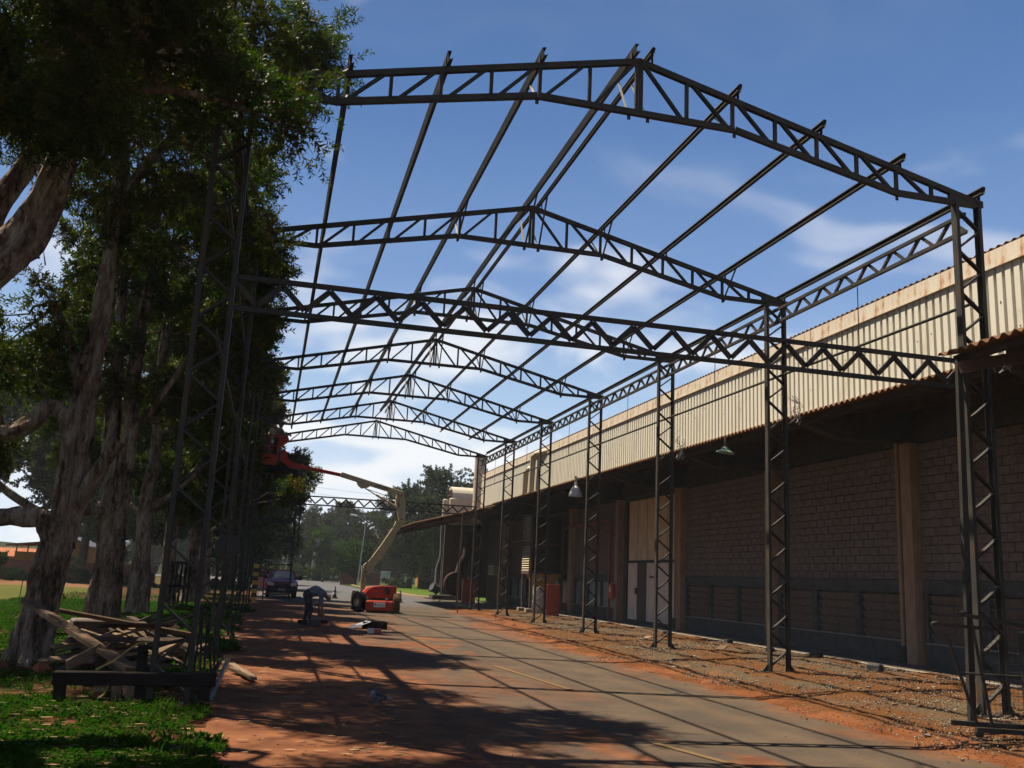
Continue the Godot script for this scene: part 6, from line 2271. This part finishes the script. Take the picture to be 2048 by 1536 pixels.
		if i < 2:
			var tf := []
			var cols := []
			rng.seed = 900 + i
			for k in (640 if i == 0 else 300):
				var rg = q.regions[[1, 2, 0][k % 3]] if i == 0 else q.regions[1]
				var u := Vector3(rr(-1, 1), rr(-1, 1), rr(-1, 1)).normalized()
				var up := (Vector3(rr(-1, 1), rr(-0.3, 1), rr(-1, 1))).normalized()
				var xx := up.cross(Vector3(0.3, 0.1, 0.9)).normalized()
				tf.append(Transform3D(Basis(xx, up, xx.cross(up)), P(rg[0] + u.x * rg[3], rg[1] + u.y * rg[4], rg[2] - absf(u.z) * rg[5])))
				var v := rr(0.8, 1.2)
				cols.append(Color(0.5 * v, 0.46 * v, 0.28 * v))
			scatter("blossom", bloom_mesh(), M.bloom, tf, cols, t)

# ---------- the far side ----------
const ORD := ["first", "second", "third", "fourth", "fifth", "sixth", "seventh", "eighth", "ninth", "tenth", "eleventh", "twelfth", "thirteenth"]
func simple_tree(label: String, group: String, x: float, d: float, h: float, w: float, base: Color, sd: int, dens := 1.0, low := 0.3, cat := "tree", called := "tree") -> void:
	rng.seed = sd
	var t := thing(called, label, cat, P(x, 0, d), 0.0, group)
	var tm := MB.new()
	var r := 0.02 * h + 0.06
	var paths := [[[0.0, -0.3, 0.0, r * 1.4], [0.1, h * 0.2, 0.0, r], [rr(-0.4, 0.4), h * 0.55, rr(-0.4, 0.4), r * 0.7], [rr(-0.6, 0.6), h * 0.9, 0.0, r * 0.2]]]
	for k in 5:
		var an := rr(0, TAU)
		var hh := h * rr(low * 0.9, 0.65)
		paths.append([[0.05, hh, 0, r * 0.5], [cos(an) * w * 0.25, hh + h * 0.1, sin(an) * w * 0.25, r * 0.35], [cos(an) * w * 0.5, hh + h * 0.22, sin(an) * w * 0.5, r * 0.12]])
	for p in paths:
		limb(tm, pts_of(p), 8, 1.2, 0.4)
	obj("trunk", tm, M.bark2, t)
	var tf := []
	var cols := []
	var nb := int(26 * dens)
	for k in nb:
		var u := Vector3(rr(-1, 1), rr(-1, 1), rr(-1, 1))
		while u.length() > 1.0:
			u = Vector3(rr(-1, 1), rr(-1, 1), rr(-1, 1))
		u = u.normalized() * pow(u.length(), 0.6)
		var c := Vector3(u.x * w * 0.5, h * (low + (1.0 - low) * 0.5) + u.y * h * (1.0 - low) * 0.5, u.z * w * 0.5)
		var br := rr(0.1, 0.2) * w
		var hue := rr(0.75, 1.3)
		for j in int(46):
			var v := Vector3(rr(-1, 1), rr(-1, 1), rr(-1, 1)).normalized() * pow(rng.randf(), 0.45) * br
			v.y *= 0.7
			var up := (v.normalized() + Vector3(rr(-0.7, 0.7), rr(-0.2, 0.8), rr(-0.7, 0.7))).normalized()
			var xx := up.cross(Vector3(rr(-1, 1), rr(-1, 1), rr(-1, 1))).normalized()
			var s := rr(0.7, 1.3) * clampf(w * 0.28, 0.7, 2.6)
			tf.append(Transform3D(Basis(xx, up, xx.cross(up)).scaled(Vector3.ONE * s), c + v))
			var q := hue * rr(0.75, 1.25)
			cols.append(Color(base.r * q * rr(0.85, 1.2), base.g * q, base.b * q) * 0.75)
	scatter("crown", leaf_meshes[2], M.leaf_far, tf, cols, t)

func make_far_side() -> void:
	# wooded slope behind the bend
	var hill := sheet(steps(-320, 320, 16.0), steps(205, 330, 12.0), func(x, d): return -0.5 + 9.0 * smoothstep(205.0, 245.0, d) * (0.75 + 0.25 * sin(x * 0.03)) + gn.get_noise_2d(x * 0.5, d * 0.5) * 3.0, func(_x, _d): return Color(0.022, 0.034, 0.012))
	struct("hill", hill, M.field)
	var wood := Color(0.036, 0.06, 0.02)
	rng.seed = 1
	var F := "trees of the wood beyond the bend"
	var spec := []
	var r2 := RandomNumberGenerator.new()
	r2.seed = 88
	var tones := [Color(0.042, 0.055, 0.024), Color(0.05, 0.064, 0.025), Color(0.056, 0.056, 0.03), Color(0.034, 0.046, 0.022), Color(0.068, 0.08, 0.028)]
	var words := ["dark green", "mid green", "brownish green", "deep green", "yellowish green"]
	for row in 3:
		for k in 13:
			var d := 172.0 + row * 16.0 + r2.randf_range(-4, 4)
			var x: float = -26.0 + k * 6.2 + row * 2.5 + r2.randf_range(-1.5, 1.5)
			var h: float = [9.5, 13.5, 16.0][row] + r2.randf_range(-1.6, 1.6)
			var tn := r2.randi() % 5
			var lb: String = "%s tree, %s from left in the wood's %s rank" % [words[tn], ORD[k], ["front", "middle", "back"][row]]
			simple_tree(lb, F, x, d, h, r2.randf_range(6.5, 9.0), tones[tn], 700 + row * 40 + k, 1.25, 0.08 if row == 0 else 0.3)
	simple_tree("broad dome of a big tree rising behind the cream tank and silo", "", 21.6, 118.0, 14.6, 14.5, Color(0.055, 0.07, 0.03), 801, 2.8, 0.3)
	simple_tree("bushy tree standing right of the big dome, behind the silo", "", 33.0, 130.0, 13.0, 11.0, Color(0.05, 0.075, 0.028), 802, 1.6, 0.2)
	simple_tree("bright green tree in front of the wood, left of the curved street lamp", "", 8.2, 150.0, 8.6, 5.5, Color(0.075, 0.12, 0.02), 803, 1.0, 0.25)
	simple_tree("tree with feathery crown behind the lift's lower boom", "", 15.4, 138.0, 10.5, 7.0, Color(0.065, 0.075, 0.03), 804, 1.2, 0.2)
	simple_tree("dark tree on the far lawn right of the lift boom", "", 17.2, 118.0, 7.6, 5.0, Color(0.035, 0.06, 0.02), 805, 1.2, 0.15)
	simple_tree("dark tree on the far lawn by the awning's tip", "", 19.5, 112.0, 6.4, 6.0, Color(0.045, 0.075, 0.018), 806, 1.2, 0.12)
	simple_tree("pale trunked slim tree on the far lawn left of the awning post", "", 16.4, 98.0, 7.2, 4.2, Color(0.05, 0.07, 0.025), 807, 0.8, 0.4)
	# second rank of trees behind the row
	simple_tree("tall leafy tree beyond the old wall, between the first two trunks", "", -14.5, 82.0, 17.5, 11.0, Color(0.06, 0.08, 0.018), 811, 1.9, 0.3)
	simple_tree("tall leafy tree beyond the old wall, left of the first trunk", "", -23.0, 86.0, 17.0, 11.0, Color(0.06, 0.08, 0.016), 810, 1.8, 0.3)
	simple_tree("leafy tree beyond the field, behind the forked trunk", "", -9.6, 80.0, 15.0, 9.0, Color(0.05, 0.08, 0.02), 812, 1.6, 0.33)
	simple_tree("leafy tree behind the row, right of the forked trunk", "", -9.5, 74.0, 12.0, 9.0, Color(0.055, 0.08, 0.022), 813, 1.6, 0.25)
	simple_tree("tall tree at the end of the row behind the scaffold", "", -3.0, 84.0, 13.0, 9.0, Color(0.05, 0.075, 0.022), 814, 1.8, 0.2)
	simple_tree("dark bushy tree behind the pickup truck", "", -1.5, 108.0, 9.0, 8.0, Color(0.04, 0.07, 0.02), 815, 1.5, 0.05)
	simple_tree("bluish tree behind the ochre house", "", -18.5, 112.0, 7.5, 7.0, Color(0.05, 0.08, 0.05), 816, 1.3, 0.1)
	simple_tree("young staked tree in the field by the old wall", "", -17.6, 69.0, 2.5, 1.5, Color(0.06, 0.1, 0.03), 817, 0.5, 0.3)
	simple_tree("small palm like plant against the old wall", "", -12.9, 71.0, 1.7, 1.2, Color(0.09, 0.12, 0.07), 818, 0.4, 0.25, "plant", "plant")
	# clipped tree on the corner
	simple_tree("clipped round topped dark tree at the corner of the far lawn", "", 10.9, 124.0, 5.4, 5.2, Color(0.05, 0.1, 0.016), 821, 2.4, 0.22)
	# hedge in lumps, each a shrub
	for k in 9:
		simple_tree("%s shrub from the left in the rough hedge across the road's far end" % ORD[k], "shrubs of the hedge at the road's end", -6.0 + k * 2.1, 164.0 + (k % 3) * 1.2, 2.2 + 0.35 * (k % 2), 3.4, Color(0.075, 0.125, 0.02), 830 + k, 0.7, 0.0, "shrub", "shrub")
	for k in 12:
		simple_tree("%s low shrub from the left at the foot of the old wall" % ORD[k], "shrubs along the old wall", -26.0 + k * 2.2, 72.3, 0.75, 1.9, Color(0.05, 0.085, 0.03), 850 + k, 0.35, 0.0, "shrub", "shrub")
	for k in 5:
		simple_tree("%s low shrub from the left in the bed across the far lawn" % ORD[k], "shrubs on the far lawn", 14.0 + k * 2.2, 113.0 + (k % 2) * 3, 1.1, 2.2, Color(0.045, 0.075, 0.02), 870 + k, 0.4, 0.0, "shrub", "shrub")
	# boundary wall and houses on the left
	var w := thing("boundary_wall", "long reddish brown weathered wall across the far side of the field", "wall", P(-30.0, 0.0, 74.5))
	var wm := MB.new()
	wm.rbox(Vector3(-10, 0.6, 0), Vector3(64, 1.5, 0.2), 0.02)
	obj("wall", wm, M.oldwall, w)
	var wc := MB.new()
	wc.box(Vector3(-10, 1.38, 0), Vector3(64, 0.08, 0.3))
	obj("coping", wc, M.oldwall, w)
	var h := thing("house", "ochre house with steep gable and small windows behind the old wall", "house", P(-16.9, 0.0, 90.0))
	var hm := MB.new()
	hm.prism(PackedVector2Array([Vector2(-1.5, -0.5), Vector2(1.3, -0.5), Vector2(1.3, 2.85), Vector2(-0.1, 3.55), Vector2(-1.5, 2.85)]), Vector3(0, 0, 0), Vector3(0, 0, -7), Vector3.RIGHT, Vector3.UP)
	hm.box(Vector3(-2.95, 0.8, -2.5), Vector3(2.9, 2.6, 5.0))
	obj("wall", hm, M.ochre, h)
	var hr := MB.new()
	hr.bar(Vector3(-0.1, 3.6, -3.4), Vector3(1.55, 2.76, -3.4), 7.4, 0.1, Vector3.UP)
	hr.bar(Vector3(-0.1, 3.6, -3.4), Vector3(-1.75, 2.76, -3.4), 7.4, 0.1, Vector3.UP)
	obj("roof", hr, M.dark_grey, h)
	var hr2 := MB.new()
	hr2.bar(Vector3(-5.0, 2.62, -2.2), Vector3(-1.5, 3.05, -2.2), 6.0, 0.12, Vector3.UP)
	obj("tiled_roof", hr2, M.rooftile, h)
	for x in [-4.3, -3.4, -2.4]:
		var p := MB.new()
		p.box(Vector3(x, 2.35, 0.0), Vector3(0.1, 0.7, 0.1))
		obj("porch_post", p, M.ochre, h)
	for x in [0.02, 0.3]:
		var wn := part("window", h)
		var f := MB.new()
		f.box(Vector3(x - 0.05, 1.72, 0.01), Vector3(0.2, 0.55, 0.05))
		obj("frame", f, M.dark_grey, wn)
		var g := MB.new()
		g.box(Vector3(x - 0.05, 1.72, 0.03), Vector3(0.13, 0.46, 0.03))
		obj("pane", g, M.glass_dark, wn)
	var h2 := thing("low_house", "long low house with orange tiled roof beyond the old wall at the left edge", "house", P(-25.5, 0.0, 96.0))
	var l1 := MB.new()
	l1.box(Vector3(0, 0.6, -2), Vector3(9.0, 2.2, 5.0))
	obj("wall", l1, M.ochre, h2)
	var l2 := MB.new()
	l2.bar(Vector3(0, 1.6, 1.2), Vector3(0, 2.4, -2.2), 9.6, 0.12)
	obj("roof", l2, M.rooftile, h2)
	var l3 := MB.new()
	l3.bar(Vector3(2.4, 1.4, 3.0), Vector3(4.4, 1.05, 3.0), 2.0, 0.06)
	obj("porch_roof", l3, M.white, h2)
	var fp := thing("field_pole", "thin dark pole standing in the field near the left edge", "pole", P(-7.5, 0.0, 33.0))
	var fm := MB.new()
	fm.tube([Vector3(0, -0.05, 0), Vector3(0.06, 1.25, 0)], [0.014, 0.012], 6)
	obj("pole", fm, M.dark_grey, fp)
	# house behind the lawn
	var h3 := thing("far_house", "far house with pinkish tiled roof showing above the shrubs by the awning", "house", P(25.6, 0.0, 142.0))
	var b1 := MB.new()
	b1.box(Vector3(0.2, 2.2, -3), Vector3(7.0, 4.6, 6.0))
	obj("wall", b1, M.ochre, h3)
	var b2 := MB.new()
	b2.bar(Vector3(0.2, 4.4, 0.8), Vector3(0.2, 5.5, -3.0), 7.8, 0.14)
	b2.bar(Vector3(0.2, 5.5, -3.0), Vector3(0.2, 4.4, -6.8), 7.8, 0.14)
	obj("roof", b2, M.rooftile, h3)
	# low brick walls by the lawn
	for q in [[10.4, 128.0, 2.2, 2.0, "reddish low wall behind the clipped tree's left side"], [19.4, 118.0, 2.6, 1.9, "reddish low wall behind the far lawn right of the lift"], [13.4, 130.0, 2.4, 1.8, "reddish low wall behind the clipped tree's right side"]]:
		var p := MB.new()
		p.rbox(P(q[0], q[3] * 0.5, q[1]), Vector3(q[2], q[3], 0.25), 0.02)
		one("low_wall", p, M.oldwall, q[4], "wall", "low reddish walls beyond the lawn")
	var yb := MB.new()
	yb.rbox(P(20.8, 0.95, 112.0), Vector3(3.2, 1.9, 1.2), 0.05)
	one("ochre_hut", yb, M.hopper, "small ochre hut on the far lawn left of the awning post", "hut")
	# street lamps
	for q in [[10.55, 112.0, 8.2, -1.0, "curved grey street lamp on the corner of the far lawn, left of the lift"], [18.0, 178.0, 10.6, -1.0, "distant street lamp head showing in the wood right of the curved lamp"], [2.6, 132.0, 9.6, -1.0, "street lamp head showing left of the boom, beside the scaffold ladder"]]:
		var s := thing("street_lamp", q[4], "street lamp", P(q[0], 0.0, q[1]), 0.0, "street lamps")
		var p := MB.new()
		var hh: float = q[2]
		p.tube([Vector3(-0.4, 0, 0), Vector3(-0.12, hh * 0.6, 0), Vector3(0.0, hh * 0.82, 0), Vector3(-0.15, hh * 0.93, 0), Vector3(-0.6, hh * 0.985, 0), Vector3(-1.1, hh, 0)], [0.08, 0.07, 0.06, 0.05, 0.045, 0.045], 10)
		obj("mast", p, M.zinc, s)
		var l := MB.new()
		l.rbox(Vector3(-1.4, hh + 0.03, 0), Vector3(0.8, 0.2, 0.34), 0.06, Basis(Vector3(0, 0, 1), -0.12))
		obj("head", l, M.bright, s)
	# utility poles and wires
	for q in [[7.3, 163.0, 8.3, "taller concrete utility pole behind the hedge"], [7.75, 165.0, 7.0, "shorter concrete utility pole behind the hedge, right of the taller"]]:
		var s := thing("utility_pole", q[3], "utility pole", P(q[0], 0.0, q[1]), 0.0, "pair of utility poles")
		var p := MB.new()
		p.tube([Vector3(-0.35, 0, 0), Vector3(0.15, q[2], 0)], [0.2, 0.13], 10)
		obj("post", p, M.pole, s)
		var c := MB.new()
		c.box(Vector3(0.1, q[2] - 0.5, 0), Vector3(1.4, 0.12, 0.12))
		for k in 3:
			c.lathe([Vector2(0.0, 0.0), Vector2(0.07, 0.0), Vector2(0.05, 0.2), Vector2(0.0, 0.22)], Vector3(-0.5 + k * 0.6, q[2] - 0.44, 0), Vector3.UP, 8)
		obj("crossarm", c, M.pole, s)
	for q in [[-12.0, 6.6, 118.0, 7.4, 8.0, 163.0], [-12.0, 6.2, 118.0, 7.4, 7.5, 163.0], [-12.0, 16.4, 150.0, 34.0, 14.8, 165.0], [-12.0, 15.4, 150.0, 34.0, 13.6, 165.0]]:
		var p := MB.new()
		var pts := []
		var rad := []
		for k in 13:
			var t := k / 12.0
			pts.append(P(lerpf(q[0], q[3], t), lerpf(q[1], q[4], t) - 4.0 * t * (1 - t) * 0.8, lerpf(q[2], q[5], t)))
			rad.append(0.016)
		p.tube(pts, rad, 5, false)
		one("power_line", p, M.dark_grey, ["thin power line running to the utility poles, upper strand", "thin power line running to the utility poles, lower strand", "thin power line crossing the sky above the wood, upper strand", "thin power line crossing the sky above the wood, lower strand"][[6.6, 6.2, 16.4, 15.4].find(q[1])], "power line")
	var sb := thing("sign_board", "plain white sign board on two legs on the far lawn", "sign", P(14.05, 0.0, 118.0))
	var s1 := MB.new()
	s1.rbox(Vector3(0, 1.5, 0), Vector3(1.2, 0.9, 0.06), 0.01)
	obj("board", s1, M.white, sb)
	for x in [-0.5, 0.5]:
		var p := MB.new()
		p.box(Vector3(x, 0.75, -0.05), Vector3(0.06, 1.5, 0.05))
		obj("leg", p, M.pole, sb)

func _ready() -> void:
	make_camera_and_light()
	make_materials()
	make_ground()
	make_shed()
	make_factory()
	make_tree_row()
	make_far_side()
	make_factory_things()
	make_rack()
	make_lift()
	make_truck()
	make_people()
	make_scaffold()
	make_left_things()
	make_road_things()
	make_pigeon()
	make_ground_cover()
